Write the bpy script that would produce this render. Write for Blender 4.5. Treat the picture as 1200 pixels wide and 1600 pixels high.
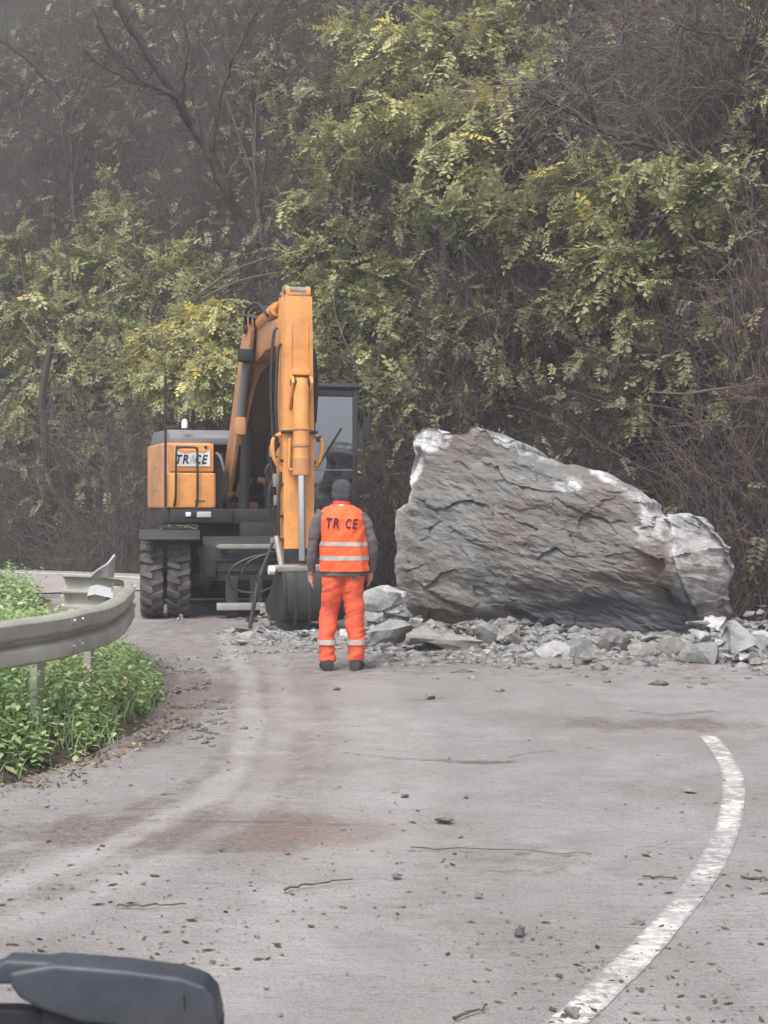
import bpy, bmesh, math, random
import numpy as np
from mathutils import Vector, Matrix
R = math.radians
random.seed(11); rng = np.random.default_rng(11)
for o in list(bpy.data.objects): bpy.data.objects.remove(o)
scene = bpy.context.scene
col = scene.collection

# ------------------------------------------------------------------ camera
FPX, HC, VH = 2300.0, 1.55, 783.0          # focal length in photo pixels, camera height, horizon row
cam = bpy.data.cameras.new('camera'); camo = bpy.data.objects.new('camera', cam); col.objects.link(camo)
cam.sensor_fit = 'VERTICAL'; cam.sensor_height = 36.0; cam.sensor_width = 27.0
cam.lens = FPX/1600*36.0
cam.shift_y = -(800-VH)/1600
cam.clip_start = 0.05; cam.clip_end = 600
camo.location = (0, 0, HC); camo.rotation_euler = (R(90), 0, 0)
cam.dof.use_dof = True; cam.dof.focus_distance = 15; cam.dof.aperture_fstop = 26
scene.camera = camo
scene.render.resolution_x = 768; scene.render.resolution_y = 1024

# ------------------------------------------------------------------ sky and sun (overcast)
SUN_EL, SUN_AZ = 58, 205
w = bpy.data.worlds.new('World'); scene.world = w; w.use_nodes = True
nt = w.node_tree
sky = nt.nodes.new('ShaderNodeTexSky'); sky.sky_type = 'NISHITA'; sky.sun_disc = False
sky.sun_elevation = R(SUN_EL); sky.sun_rotation = R(SUN_AZ); sky.dust_density = 4; sky.air_density = 1.0
hs = nt.nodes.new('ShaderNodeHueSaturation'); hs.inputs['Saturation'].default_value = 0.34
nt.links.new(sky.outputs[0], hs.inputs['Color'])
nt.links.new(hs.outputs[0], nt.nodes['Background'].inputs[0])
nt.nodes['Background'].inputs[1].default_value = 0.105
sl = bpy.data.lights.new('sun', 'SUN'); sl.energy = 1.5; sl.angle = R(28); sl.color = (1, .975, .95)
so = bpy.data.objects.new('sun', sl); col.objects.link(so)
az = R(SUN_AZ); el = R(SUN_EL)
sdir = Vector((math.sin(az)*math.cos(el), math.cos(az)*math.cos(el), math.sin(el)))
so.rotation_euler = (-sdir).to_track_quat('-Z', 'Y').to_euler()
vs = scene.view_settings
vs.view_transform = 'Standard'; vs.look = 'None'; vs.gamma = 1; vs.exposure = 1.24; vs.use_curve_mapping = False
scene.render.engine = 'CYCLES'; cy = scene.cycles
cy.max_bounces = 6; cy.diffuse_bounces = 3; cy.glossy_bounces = 2; cy.transmission_bounces = 2; cy.transparent_max_bounces = 6; cy.volume_bounces = 1
cy.use_denoising = True; cy.use_adaptive_sampling = True; cy.adaptive_threshold = .03

# ------------------------------------------------------------------ helpers
def at(u, v, Y): return Vector(((u-600)/FPX*Y, Y, HC-(v-VH)/FPX*Y))
def gnd(u, v): return at(u, v, HC*FPX/(v-VH))
_perm = np.random.default_rng(5).permutation(4096)
def _h(ix, iy, iz):
    return _perm[(_perm[(_perm[ix & 4095]+iy) & 4095]+iz) & 4095]/2047.5-1
def vn(P):
    P = np.asarray(P, float); i = np.floor(P).astype(int); f = P-i; f = f*f*f*(f*(f*6-15)+10)
    x, y, z = i[..., 0], i[..., 1], i[..., 2]; a, b, c = f[..., 0], f[..., 1], f[..., 2]
    def L(p, q, t): return p+(q-p)*t
    return L(L(L(_h(x,y,z), _h(x+1,y,z), a), L(_h(x,y+1,z), _h(x+1,y+1,z), a), b),
             L(L(_h(x,y,z+1), _h(x+1,y,z+1), a), L(_h(x,y+1,z+1), _h(x+1,y+1,z+1), a), b), c)
def fbm(P, o=4, lac=2.03, g=.5):
    P = np.asarray(P, float); s = 0; a = 1; n = 0
    for k in range(o): s = s+a*vn(P+17.3*k); n += a; P = P*lac; a *= g
    return s/n
def sstep(a, b, x):
    t = np.clip((np.asarray(x, float)-a)/(b-a), 0, 1); return t*t*(3-2*t)
def fmod(nt): return nt
def tag(o, label=None, cat=None, group=None, kind=None):
    if label: o['label'] = label
    if cat: o['category'] = cat
    if group: o['group'] = group
    if kind: o['kind'] = kind
    return o
def link(name, me, parent=None, loc=None):
    o = bpy.data.objects.new(name, me); col.objects.link(o)
    if parent: o.parent = parent
    if loc is not None: o.location = loc
    return o
def empty(name, loc=(0, 0, 0), rz=0):
    o = bpy.data.objects.new(name, None); col.objects.link(o); o.location = loc; o.rotation_euler = (0, 0, rz)
    o.empty_display_size = .1
    return o
def np_mesh(name, V, F, mat=None, smooth=False, attrs=None):
    V = np.ascontiguousarray(V, dtype=np.float32); F = np.ascontiguousarray(F, dtype=np.int32)
    k = F.shape[1]; me = bpy.data.meshes.new(name)
    me.vertices.add(len(V)); me.vertices.foreach_set('co', V.ravel())
    me.loops.add(F.size); me.loops.foreach_set('vertex_index', F.ravel())
    me.polygons.add(len(F)); me.polygons.foreach_set('loop_start', np.arange(0, F.size, k, dtype=np.int32))
    if smooth: me.polygons.foreach_set('use_smooth', np.ones(len(F), dtype=bool))
    me.update(calc_edges=True)
    for nm, arr in (attrs or {}).items():
        at_ = me.attributes.new(nm, 'FLOAT', 'POINT'); at_.data.foreach_set('value', np.ascontiguousarray(arr, dtype=np.float32))
    if mat: me.materials.append(mat)
    return me
def Rz(a): 
    c, s = math.cos(a), math.sin(a); return np.array([[c, -s, 0], [s, c, 0], [0, 0, 1]])
class MB:
    """collects shapes in one local frame; build() makes ONE mesh object"""
    def __init__(s, xf=None): s.v = []; s.f = []; s.xf = xf
    def add(s, V, F):
        n = len(s.v); s.v += [tuple(map(float, p)) for p in V]; s.f += [tuple(i+n for i in f) for f in F]; return s
    def box(s, x0, x1, y0, y1, z0, z1, rot=None, piv=None):
        V = np.array([(x, y, z) for z in (z0, z1) for y in (y0, y1) for x in (x0, x1)], float)
        if rot is not None:
            c = V.mean(0) if piv is None else np.array(piv); V = (V-c)@np.array(rot).T+c
        return s.add(V, [(0,2,3,1),(4,5,7,6),(0,1,5,4),(2,6,7,3),(0,4,6,2),(1,3,7,5)])
    def prism(s, poly, x0, x1, axis='x', x0s=None):
        n = len(poly); V = []
        for x in (x0, x1):
            for (a, b) in poly:
                V.append((x, a, b) if axis == 'x' else ((a, x, b) if axis == 'y' else (a, b, x)))
        F = [tuple(range(n))[::-1], tuple(range(n, 2*n))]+[(i, (i+1) % n, n+(i+1) % n, n+i) for i in range(n)]
        return s.add(V, F)
    def tube(s, path, r, n=8, cap=True):
        P = [Vector(p) for p in path]; k = len(P)
        rr = r if hasattr(r, '__len__') else [r]*k
        T = [(P[min(i+1, k-1)]-P[max(i-1, 0)]).normalized() for i in range(k)]
        nrm = T[0].orthogonal().normalized(); V = []
        for i in range(k):
            nrm = (nrm-T[i]*nrm.dot(T[i])).normalized(); b = T[i].cross(nrm)
            for j in range(n):
                a = 2*math.pi*j/n; V.append(P[i]+(nrm*math.cos(a)+b*math.sin(a))*rr[i])
        F = [(i*n+j, i*n+(j+1) % n, (i+1)*n+(j+1) % n, (i+1)*n+j) for i in range(k-1) for j in range(n)]
        if cap: F += [tuple(range(n))[::-1], tuple((k-1)*n+j for j in range(n))]
        return s.add(V, F)
    def rings(s, rings, cap=True, closed=False):
        n = len(rings[0]); k = len(rings); V = [p for r in rings for p in r]
        F = [(i*n+j, i*n+(j+1) % n, (i+1)*n+(j+1) % n, (i+1)*n+j) for i in range(k-1) for j in range(n)]
        if cap: F += [tuple(range(n))[::-1], tuple((k-1)*n+j for j in range(n))]
        return s.add(V, F)
    def lathe(s, prof, n=24, axis='x', c=(0, 0, 0)):
        rg = []
        for (h, r) in prof:
            ring = []
            for j in range(n):
                a = 2*math.pi*j/n; p = (h, r*math.cos(a), r*math.sin(a)) if axis == 'x' else (r*math.cos(a), r*math.sin(a), h)
                ring.append((p[0]+c[0], p[1]+c[1], p[2]+c[2]))
            rg.append(ring)
        return s.rings(rg)
    def build(s, name, mat, parent=None, smooth=False, bevel=0, seg=2, loc=None):
        V = np.array(s.v, float)
        if s.xf is not None: V = s.xf(V)
        me = bpy.data.meshes.new(name); me.from_pydata(V.tolist(), [], s.f); me.materials.append(mat)
        bm = bmesh.new(); bm.from_mesh(me); bmesh.ops.recalc_face_normals(bm, faces=bm.faces)
        if bevel:
            ed = [e for e in bm.edges if len(e.link_faces) == 2 and e.calc_face_angle(0) > R(28)]
            if ed: bmesh.ops.bevel(bm, geom=ed, offset=bevel, segments=seg, affect='EDGES', clamp_overlap=True, profile=.6)
        bm.to_mesh(me); bm.free()
        if smooth or bevel:
            me.polygons.foreach_set('use_smooth', np.ones(len(me.polygons), dtype=bool))
            me.set_sharp_from_angle(angle=R(38))
        return link(name, me, parent, loc)
def smooth_path(pts, n=8):
    P = [Vector(p) for p in pts]; out = []
    for i in range(len(P)-1):
        p0 = P[max(i-1, 0)]; p1 = P[i]; p2 = P[i+1]; p3 = P[min(i+2, len(P)-1)]
        for k in range(n):
            t = k/n
            out.append(.5*((2*p1)+(p2-p0)*t+(2*p0-5*p1+4*p2-p3)*t*t+(3*p1-p0-3*p2+p3)*t*t*t))
    out.append(P[-1]); return out
def copy_tree(o, parent=None):
    c = o.copy(); col.objects.link(c); c.parent = parent
    for ch in list(o.children): copy_tree(ch, c)
    return c

# ------------------------------------------------------------------ materials
def base_mat(name):
    m = bpy.data.materials.new(name); m.use_nodes = True; n = m.node_tree
    return m, n, n.nodes['Principled BSDF']
def N(nt, t, **kw):
    n = nt.nodes.new('ShaderNode'+t)
    for k, v in kw.items(): setattr(n, k, v)
    return n
def noise(nt, scale, detail=4, rough=.55, vec=None, coord='Object', dist=0):
    n = N(nt, 'TexNoise'); n.inputs['Scale'].default_value = scale; n.inputs['Detail'].default_value = min(detail, 5)
    n.inputs['Roughness'].default_value = rough; n.inputs['Distortion'].default_value = dist
    if vec is None: vec = N(nt, 'TexCoord').outputs[coord]
    nt.links.new(vec, n.inputs['Vector']); return n.outputs['Fac']
def ramp(nt, fac, stops, interp='LINEAR'):
    r = N(nt, 'ValToRGB'); r.color_ramp.interpolation = interp; e = r.color_ramp.elements
    while len(e) < len(stops): e.new(.5)
    for i, (p, c) in enumerate(stops):
        e[i].position = p; e[i].color = (c, c, c, 1) if isinstance(c, (int, float)) else (*c, 1)
    nt.links.new(fac, r.inputs[0]); return r.outputs[0]
def mix(nt, fac, a, b, mode='MIX'):
    m = N(nt, 'MixRGB', blend_type=mode)
    for s, x in ((0, fac), (1, a), (2, b)):
        if hasattr(x, 'is_linked'): nt.links.new(x, m.inputs[s])
        elif s == 0: m.inputs[0].default_value = x
        else: m.inputs[s].default_value = (*x, 1)
    return m.outputs[0]
def math_(nt, op, a, b=None, clamp=False):
    m = N(nt, 'Math', operation=op, use_clamp=clamp)
    for i, x in enumerate((a, b)):
        if x is None: continue
        if hasattr(x, 'is_linked'): nt.links.new(x, m.inputs[i])
        else: m.inputs[i].default_value = x
    return m.outputs[0]
def attr(nt, name): return N(nt, 'Attribute', attribute_name=name).outputs['Fac']
def bump(nt, b, h, strength=.5, dist=.02):
    n = N(nt, 'Bump'); n.inputs['Strength'].default_value = strength; n.inputs['Distance'].default_value = dist
    nt.links.new(h, n.inputs['Height']); nt.links.new(n.outputs[0], b.inputs['Normal'])
def simple(name, c1, c2=None, scale=3, rough=.6, metal=0, bmp=0, bscale=40, bdist=.01, dirt=None, dirt_amt=.5, dirt_scale=2.2, rnd=0, spec=.5):
    m, n, b = base_mat(name); c2 = c2 or tuple(x*.75 for x in c1)
    c = mix(n, ramp(n, noise(n, scale, 6, .6), [(.35, 0.), (.68, 1.)]), c1, c2)
    if dirt:
        f = ramp(n, noise(n, dirt_scale, 8, .68, dist=.4), [(.5-.22*dirt_amt, 0.), (.78, 1.)])
        c = mix(n, math_(n, 'MULTIPLY', f, dirt_amt), c, dirt)
    if rnd:
        oi = N(n, 'ObjectInfo'); f = ramp(n, oi.outputs['Random'], [(0, 1-rnd), (1, 1+rnd*.6)])
        c = mix(n, 1, c, f, 'MULTIPLY')
    n.links.new(c, b.inputs['Base Color']); b.inputs['Roughness'].default_value = rough; b.inputs['Metallic'].default_value = metal
    b.inputs['Specular IOR Level'].default_value = spec
    if bmp: bump(n, b, noise(n, bscale, 5, .6), bmp, bdist)
    return m

def mat_road():
    m, n, b = base_mat('muddy_asphalt')
    big = noise(n, .55, 5, .6); mid = noise(n, 3.2, 6, .62); fine = noise(n, 55, 5, .7); grit = noise(n, 190, 3, .7)
    c = mix(n, ramp(n, mid, [(.3, 0.), (.7, 1.)]), (.215, .204, .198), (.295, .282, .274))
    c = mix(n, math_(n, 'MULTIPLY', ramp(n, big, [(.42, 0.), (.62, 1.)]), .6), c, (.165, .15, .142))
    c = mix(n, math_(n, 'MULTIPLY', ramp(n, fine, [(.50, 0.), (.66, 1.)]), .6), c, (.12, .112, .108))
    c = mix(n, math_(n, 'MULTIPLY', ramp(n, grit, [(.54, 0.), (.66, 1.)]), .7), c, (.37, .355, .345))
    # dragged mud, stretched across the road
    mp = N(n, 'Mapping'); mp.inputs['Scale'].default_value = (1.1, 5.2, 1); n.links.new(N(n, 'TexCoord').outputs['Object'], mp.inputs[0])
    st = noise(n, 3.4, 7, .7, vec=mp.outputs[0])
    c = mix(n, math_(n, 'MULTIPLY', ramp(n, st, [(.56, 0.), (.66, 1.)]), .38), c, (.13, .112, .102))
    mud = math_(n, 'MULTIPLY', ramp(n, math_(n, 'ADD', attr(n, 'mud'), math_(n, 'MULTIPLY', math_(n, 'SUBTRACT', noise(n, 5, 5, .75), .5), 1.7)), [(.38, 0.), (.78, .85)]), ramp(n, noise(n, 26, 5, .75), [(.38, .35), (.56, 1.)]))
    c = mix(n, mud, c, (.125, .098, .082))
    red = math_(n, 'MULTIPLY', attr(n, 'red'), ramp(n, noise(n, 14, 6, .75), [(.40, .0), (.6, 1.)]))
    c = mix(n, red, c, (.21, .115, .09))
    pale = math_(n, 'MULTIPLY', attr(n, 'pale'), ramp(n, noise(n, 5, 6, .7), [(.3, .2), (.65, 1.)]))
    c = mix(n, pale, c, (.40, .385, .375))
    crack = math_(n, 'MULTIPLY', attr(n, 'crack'), ramp(n, noise(n, 11, 5, .7), [(.36, .1), (.52, 1.)]))
    c = mix(n, crack, c, (.06, .055, .052))
    n.links.new(c, b.inputs['Base Color'])
    n.links.new(ramp(n, mid, [(.3, .62), (.7, .9)]), b.inputs['Roughness']); b.inputs['Specular IOR Level'].default_value = .35
    h = math_(n, 'ADD', math_(n, 'MULTIPLY', noise(n, 90, 4, .7), .35), math_(n, 'ADD', math_(n, 'MULTIPLY', st, .8), math_(n, 'MULTIPLY', noise(n, 14, 6, .7), .9)))
    bump(n, b, h, 1., .016)
    return m
def mat_line():
    m, n, b = base_mat('worn_white_paint')
    mp = N(n, 'Mapping'); mp.inputs['Scale'].default_value = (1, 1.6, 1); n.links.new(N(n, 'TexCoord').outputs['Object'], mp.inputs[0])
    f = ramp(n, noise(n, 15, 9, .8, vec=mp.outputs[0]), [(.44, 0.), (.54, 1.)])
    c = mix(n, ramp(n, noise(n, 3, 5, .6), [(.35, 0.), (.65, 1.)]), (.70, .685, .665), (.5, .485, .47))
    f2 = ramp(n, noise(n, 4.5, 5, .75), [(.44, 0.), (.56, 1.)])
    f = math_(n, 'MULTIPLY', f, math_(n, 'ADD', math_(n, 'MULTIPLY', f2, .75), .25))
    f = math_(n, 'MULTIPLY', f, math_(n, 'SUBTRACT', 2.2, math_(n, 'MULTIPLY', attr(n, 'wear'), 1.4), True))
    c = mix(n, math_(n, 'MULTIPLY', attr(n, 'wear'), 1., True), c, mix(n, f, (.225, .212, .205), c))
    n.links.new(c, b.inputs['Base Color']); b.inputs['Roughness'].default_value = .7
    bump(n, b, noise(n, 60, 4, .7), .5, .008)
    return m
def mat_soil(name='leafy_soil', a=(.03, .026, .024), bb=(.075, .062, .054), g=(.06, .075, .03)):
    m, n, b = base_mat(name)
    c = mix(n, ramp(n, noise(n, 1.6, 8, .7), [(.35, 0.), (.65, 1.)]), a, bb)
    c = mix(n, math_(n, 'MULTIPLY', ramp(n, noise(n, .5, 6, .65), [(.5, 0.), (.68, 1.)]), .6), c, g)
    c = mix(n, math_(n, 'MULTIPLY', ramp(n, noise(n, 22, 5, .7), [(.56, 0.), (.66, 1.)]), .55), c, (.12, .096, .08))
    n.links.new(c, b.inputs['Base Color']); b.inputs['Roughness'].default_value = .95; b.inputs['Specular IOR Level'].default_value = .15
    bump(n, b, math_(n, 'ADD', noise(n, 7, 8, .75), noise(n, 40, 4, .7)), 1, .08)
    return m
def mat_leaf(name, stops, rough=.55, trans=.3):
    m, n, b = base_mat(name)
    c = ramp(n, attr(n, 'tone'), stops)
    c = mix(n, 1, c, ramp(n, noise(n, .9, 3, .5), [(.3, .72), (.7, 1.15)]), 'MULTIPLY')
    n.links.new(c, b.inputs['Base Color']); b.inputs['Roughness'].default_value = rough; b.inputs['Specular IOR Level'].default_value = .3
    t = N(n, 'BsdfTranslucent'); n.links.new(c, t.inputs[0])
    ms = N(n, 'MixShader'); ms.inputs[0].default_value = trans
    n.links.new(b.outputs[0], ms.inputs[1]); n.links.new(t.outputs[0], ms.inputs[2])
    n.links.new(ms.outputs[0], n.nodes['Material Output'].inputs[0])
    return m
def mat_boulder():
    m, n, b = base_mat('schist_boulder')
    tc = N(n, 'TexCoord').outputs['Object']
    mp = N(n, 'Mapping'); mp.vector_type = 'TEXTURE'; mp.inputs['Rotation'].default_value = (0, R(17), 0); mp.inputs['Scale'].default_value = (1.2, 1.2, .3); n.links.new(tc, mp.inputs[0])
    fol = noise(n, 2.6, 9, .68, vec=mp.outputs[0], dist=.6)
    c = mix(n, ramp(n, fol, [(.3, 0.), (.7, 1.)]), (.115, .116, .112), (.20, .199, .19))
    br = ramp(n, noise(n, .75, 6, .62), [(.42, 0.), (.6, 1.)])
    c = mix(n, math_(n, 'MULTIPLY', br, .8), c, (.14, .10, .082))
    c = mix(n, math_(n, 'MULTIPLY', ramp(n, noise(n, 1.6, 6, .65), [(.56, 0.), (.66, 1.)]), .4), c, (.13, .14, .14))
    c = mix(n, math_(n, 'MULTIPLY', ramp(n, noise(n, 10, 7, .7), [(.58, 0.), (.7, 1.)]), .5), c, (.25, .243, .23))
    mp2 = N(n, 'Mapping'); mp2.vector_type = 'TEXTURE'; mp2.inputs['Rotation'].default_value = (0, R(20), 0); mp2.inputs['Scale'].default_value = (.42, .42, .12); n.links.new(tc, mp2.inputs[0])
    sk = noise(n, 2.2, 5, .65, vec=mp2.outputs[0], dist=1.2)
    c = mix(n, math_(n, 'MULTIPLY', ramp(n, sk, [(.58, 0.), (.70, 1.)]), .45), c, (.36, .355, .34))
    c = mix(n, math_(n, 'MULTIPLY', ramp(n, sk, [(.28, 1.), (.42, 0.)]), .4), c, (.085, .08, .075))
    fr = math_(n, 'MULTIPLY', attr(n, 'fresh'), ramp(n, noise(n, 5.5, 7, .7), [(.36, .05), (.56, 1.)]))
    c = mix(n, fr, c, (.56, .57, .57))
    c = mix(n, attr(n, 'undercut_shade'), c, (.085, .09, .105))  # shade below the overhang, painted dark into the rock colour
    n.links.new(c, b.inputs['Base Color']); b.inputs['Roughness'].default_value = .85; b.inputs['Specular IOR Level'].default_value = .3
    bump(n, b, math_(n, 'ADD', math_(n, 'ADD', fol, math_(n, 'MULTIPLY', sk, .5)), math_(n, 'MULTIPLY', noise(n, 9, 5, .72), .9)), .75, .045)
    return m
def mat_rock(name, a, bb, lite):
    m, n, b = base_mat(name)
    oi = N(n, 'ObjectInfo')
    va = N(n, 'VectorMath', operation='ADD'); n.links.new(N(n, 'TexCoord').outputs['Object'], va.inputs[0]); n.links.new(oi.outputs['Location'], va.inputs[1])
    c = mix(n, ramp(n, noise(n, 3, 7, .65, vec=va.outputs[0]), [(.36, 0.), (.64, 1.)]), a, bb)
    c = mix(n, math_(n, 'MULTIPLY', ramp(n, noise(n, 14, 6, .7, vec=va.outputs[0]), [(.54, 0.), (.68, 1.)]), .6), c, lite)
    c = mix(n, 1, c, ramp(n, oi.outputs['Random'], [(0, .6), (.5, .95), (1, 1.45)]), 'MULTIPLY')
    n.links.new(c, b.inputs['Base Color']); b.inputs['Roughness'].default_value = .88; b.inputs['Specular IOR Level'].default_value = .3
    bump(n, b, noise(n, 18, 7, .7), .7, .03)
    return m
def mat_glass():
    m, n, b = base_mat('cab_glass')
    g = N(n, 'BsdfGlossy'); g.inputs['Roughness'].default_value = .03; g.inputs['Color'].default_value = (.9, .95, 1, 1)
    t = N(n, 'BsdfTransparent'); t.inputs[0].default_value = (.28, .31, .32, 1)
    f = N(n, 'Fresnel'); f.inputs[0].default_value = 1.75
    ms = N(n, 'MixShader'); n.links.new(math_(n, 'ADD', f.outputs[0], .26, True), ms.inputs[0]); n.links.new(t.outputs[0], ms.inputs[1]); n.links.new(g.outputs[0], ms.inputs[2])
    n.links.new(ms.outputs[0], n.nodes['Material Output'].inputs[0]); return m

M = {}
M['road'] = mat_road(); M['line'] = mat_line(); M['soil'] = mat_soil()
M['verge_soil'] = mat_soil('verge_soil', (.1, .08, .065), (.19, .16, .135), (.07, .085, .035))
M['far_asphalt'] = simple('far_asphalt', (.26, .235, .225), (.32, .295, .285), 1.2, .8, bmp=.4, bscale=40)
M['boulder'] = mat_boulder()
M['rock'] = mat_rock('grey_rock', (.21, .21, .205), (.34, .335, .325), (.5, .5, .49))
M['rock_dark'] = mat_rock('dark_rock', (.12, .115, .11), (.2, .19, .18), (.3, .29, .28))
M['rock_pale'] = mat_rock('pale_rock', (.28, .285, .28), (.41, .41, .40), (.55, .55, .54))
M['rock_tan'] = mat_rock('tan_rock', (.19, .178, .16), (.27, .255, .23), (.38, .365, .34))
ORANGE = (.80, .36, .105)
M['orange'] = simple('orange_paint', ORANGE, (.74, .315, .09), 2, .42, bmp=.05, bscale=60, dirt=(.2, .125, .075), dirt_amt=.5, dirt_scale=5.5)
M['orange_dull'] = simple('dull_orange_paint', (.60, .285, .12), (.53, .245, .11), 2, .6, dirt=(.2, .14, .1), dirt_amt=.7, dirt_scale=2.5)
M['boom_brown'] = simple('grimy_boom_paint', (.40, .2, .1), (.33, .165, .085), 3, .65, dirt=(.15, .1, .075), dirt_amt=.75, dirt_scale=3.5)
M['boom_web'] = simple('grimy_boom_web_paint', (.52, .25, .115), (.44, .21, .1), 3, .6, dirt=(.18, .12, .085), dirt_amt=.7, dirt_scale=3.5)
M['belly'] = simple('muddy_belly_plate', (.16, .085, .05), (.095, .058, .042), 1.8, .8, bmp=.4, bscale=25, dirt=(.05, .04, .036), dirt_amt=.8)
M['black'] = simple('black_machine_paint', (.018, .019, .022), (.028, .028, .03), 4, .55, dirt=(.055, .05, .046), dirt_amt=.45)
M['dark'] = simple('dirty_dark_steel', (.018, .018, .02), (.028, .027, .028), 4, .75, dirt=(.05, .046, .043), dirt_amt=.6, bmp=.2, bscale=30)
M['grey'] = simple('grey_paint', (.2, .205, .215), (.16, .165, .175), 3, .5, dirt=(.13, .12, .11), dirt_amt=.5)
M['steel'] = simple('worn_bucket_steel', (.03, .03, .031), (.02, .02, .021), 5, .6, .2, bmp=.3, bscale=30, dirt=(.07, .065, .06), dirt_amt=.5)
M['pale_steel'] = simple('pale_worn_steel', (.32, .31, .285), (.22, .21, .195), 6, .55, .2, bmp=.3, bscale=30, dirt=(.16, .145, .13), dirt_amt=.5)
M['chrome'] = simple('chrome_rod', (.86, .87, .89), (.8, .81, .83), 2, .12, 1)
M['tyre'] = simple('muddy_rubber', (.028, .028, .029), (.045, .043, .042), 6, .8, bmp=.4, bscale=30, dirt=(.22, .2, .185), dirt_amt=.85, dirt_scale=3)
M['rim'] = simple('dusty_rim', (.22, .2, .18), (.14, .13, .12), 6, .7, dirt=(.1, .09, .085), dirt_amt=.6)
M['rubber'] = simple('black_hose_rubber', (.02, .02, .021), (.03, .03, .03), 6, .5)
M['white'] = simple('white_panel', (.8, .8, .79), (.74, .74, .73), 4, .45, dirt=(.5, .47, .43), dirt_amt=.25)
M['navy'] = simple('navy_print', (.012, .016, .05), (.016, .02, .06), 5, .5)
M['vest_print'] = simple('faded_vest_print', (.06, .025, .06), (.09, .03, .06), 12, .7)
M['palegrey'] = simple('pale_grey_print', (.5, .51, .52), (.46, .47, .48), 5, .5)
M['lamp'] = simple('lamp_plastic', (.82, .82, .8), (.75, .75, .73), 5, .3)
M['cabframe'] = simple('cab_frame_paint', (.03, .032, .036), (.024, .025, .028), 3, .45, dirt=(.08, .075, .07), dirt_amt=.35)
M['seat'] = simple('seat_cloth', (.03, .03, .034), (.045, .045, .05), 12, .9)
M['glass'] = mat_glass()
M['zinc'] = simple('weathered_zinc', (.46, .45, .41), (.36, .35, .315), 2.4, .6, .35, bmp=.25, bscale=18, dirt=(.19, .16, .125), dirt_amt=.65, dirt_scale=3.5)
M['zinc_new'] = simple('bare_zinc', (.44, .45, .45), (.34, .35, .35), 3, .45, .5, bmp=.2, bscale=18, dirt=(.2, .19, .17), dirt_amt=.4)
M['vest'] = simple('hi_vis_orange', (.95, .135, .034), (.88, .115, .03), 5, .75, bmp=.4, bscale=22, bdist=.02, dirt=(.5, .11, .05), dirt_amt=.4, dirt_scale=5)
M['trousers'] = simple('faded_orange_cloth', (.80, .115, .045), (.70, .10, .045), 6, .85, bmp=.35, bscale=22, bdist=.02, dirt=(.42, .12, .08), dirt_amt=.4, dirt_scale=4)
M['sleeve'] = simple('grey_brown_sleeve', (.125, .108, .118), (.095, .085, .092), 9, .9, bmp=.3, bscale=26, bdist=.02)
M['reflect'] = simple('reflective_tape', (.46, .42, .40), (.40, .37, .35), 9, .4)
M['skin'] = simple('skin', (.52, .27, .2), (.46, .22, .165), 14, .55)
M['beanie'] = simple('knit_beanie', (.035, .04, .047), (.05, .055, .062), 30, .95, bmp=.7, bscale=120, bdist=.005)
M['red'] = simple('red_collar', (.55, .035, .04), (.45, .03, .035), 10, .8)
M['shoe'] = simple('black_boot', (.018, .017, .017), (.035, .032, .03), 10, .6, bmp=.3, bscale=40)
M['wiper'] = simple('wiper_plastic', (.04, .045, .058), (.032, .036, .047), 16, .5, bmp=.15, bscale=220, bdist=.0008, dirt=(.09, .092, .1), dirt_amt=.5, dirt_scale=45)
M['wiper2'] = simple('wiper_rubber', (.018, .02, .026), (.014, .015, .02), 10, .7)
M['bark'] = simple('dark_bark', (.055, .046, .044), (.085, .072, .066), 6, .95, bmp=.8, bscale=18, bdist=.03, spec=.15)
M['bark_pale'] = simple('pale_bark', (.17, .142, .128), (.12, .098, .09), 6, .95, spec=.15)
M['mud_chip'] = simple('muddy_stone', (.12, .105, .093), (.2, .18, .163), 9, .9, bmp=.4, bscale=30)
M['twig'] = simple('brown_twig', (.075, .063, .059), (.12, .10, .093), 1.2, .95, spec=.1)
M['twig_red'] = simple('reddish_twig', (.125, .092, .088), (.19, .145, .138), 1.2, .95, spec=.1)
M['deadwood'] = simple('wet_stick', (.07, .055, .045), (.12, .095, .075), 20, .9)
M['leaf'] = mat_leaf('locust_leaf', [(0, (.075, .09, .035)), (.35, (.235, .25, .11)), (.62, (.43, .43, .21)), (.88, (.57, .525, .21)), (1, (.62, .5, .1))])
M['leaf_grey'] = mat_leaf('dull_leaf', [(0, (.07, .075, .042)), (.4, (.19, .185, .1)), (.75, (.34, .32, .18)), (1, (.5, .46, .27))])
M['weed'] = mat_leaf('weed_leaf', [(0, (.1, .18, .06)), (.4, (.25, .39, .15)), (.7, (.42, .53, .26)), (.9, (.55, .58, .31)), (1, (.42, .32, .16))], .5, .3)
M['litter'] = mat_leaf('fallen_leaf', [(0, (.06, .042, .032)), (.4, (.13, .09, .062)), (.75, (.22, .165, .11)), (1, (.36, .31, .2))], .8, .1)

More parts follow.
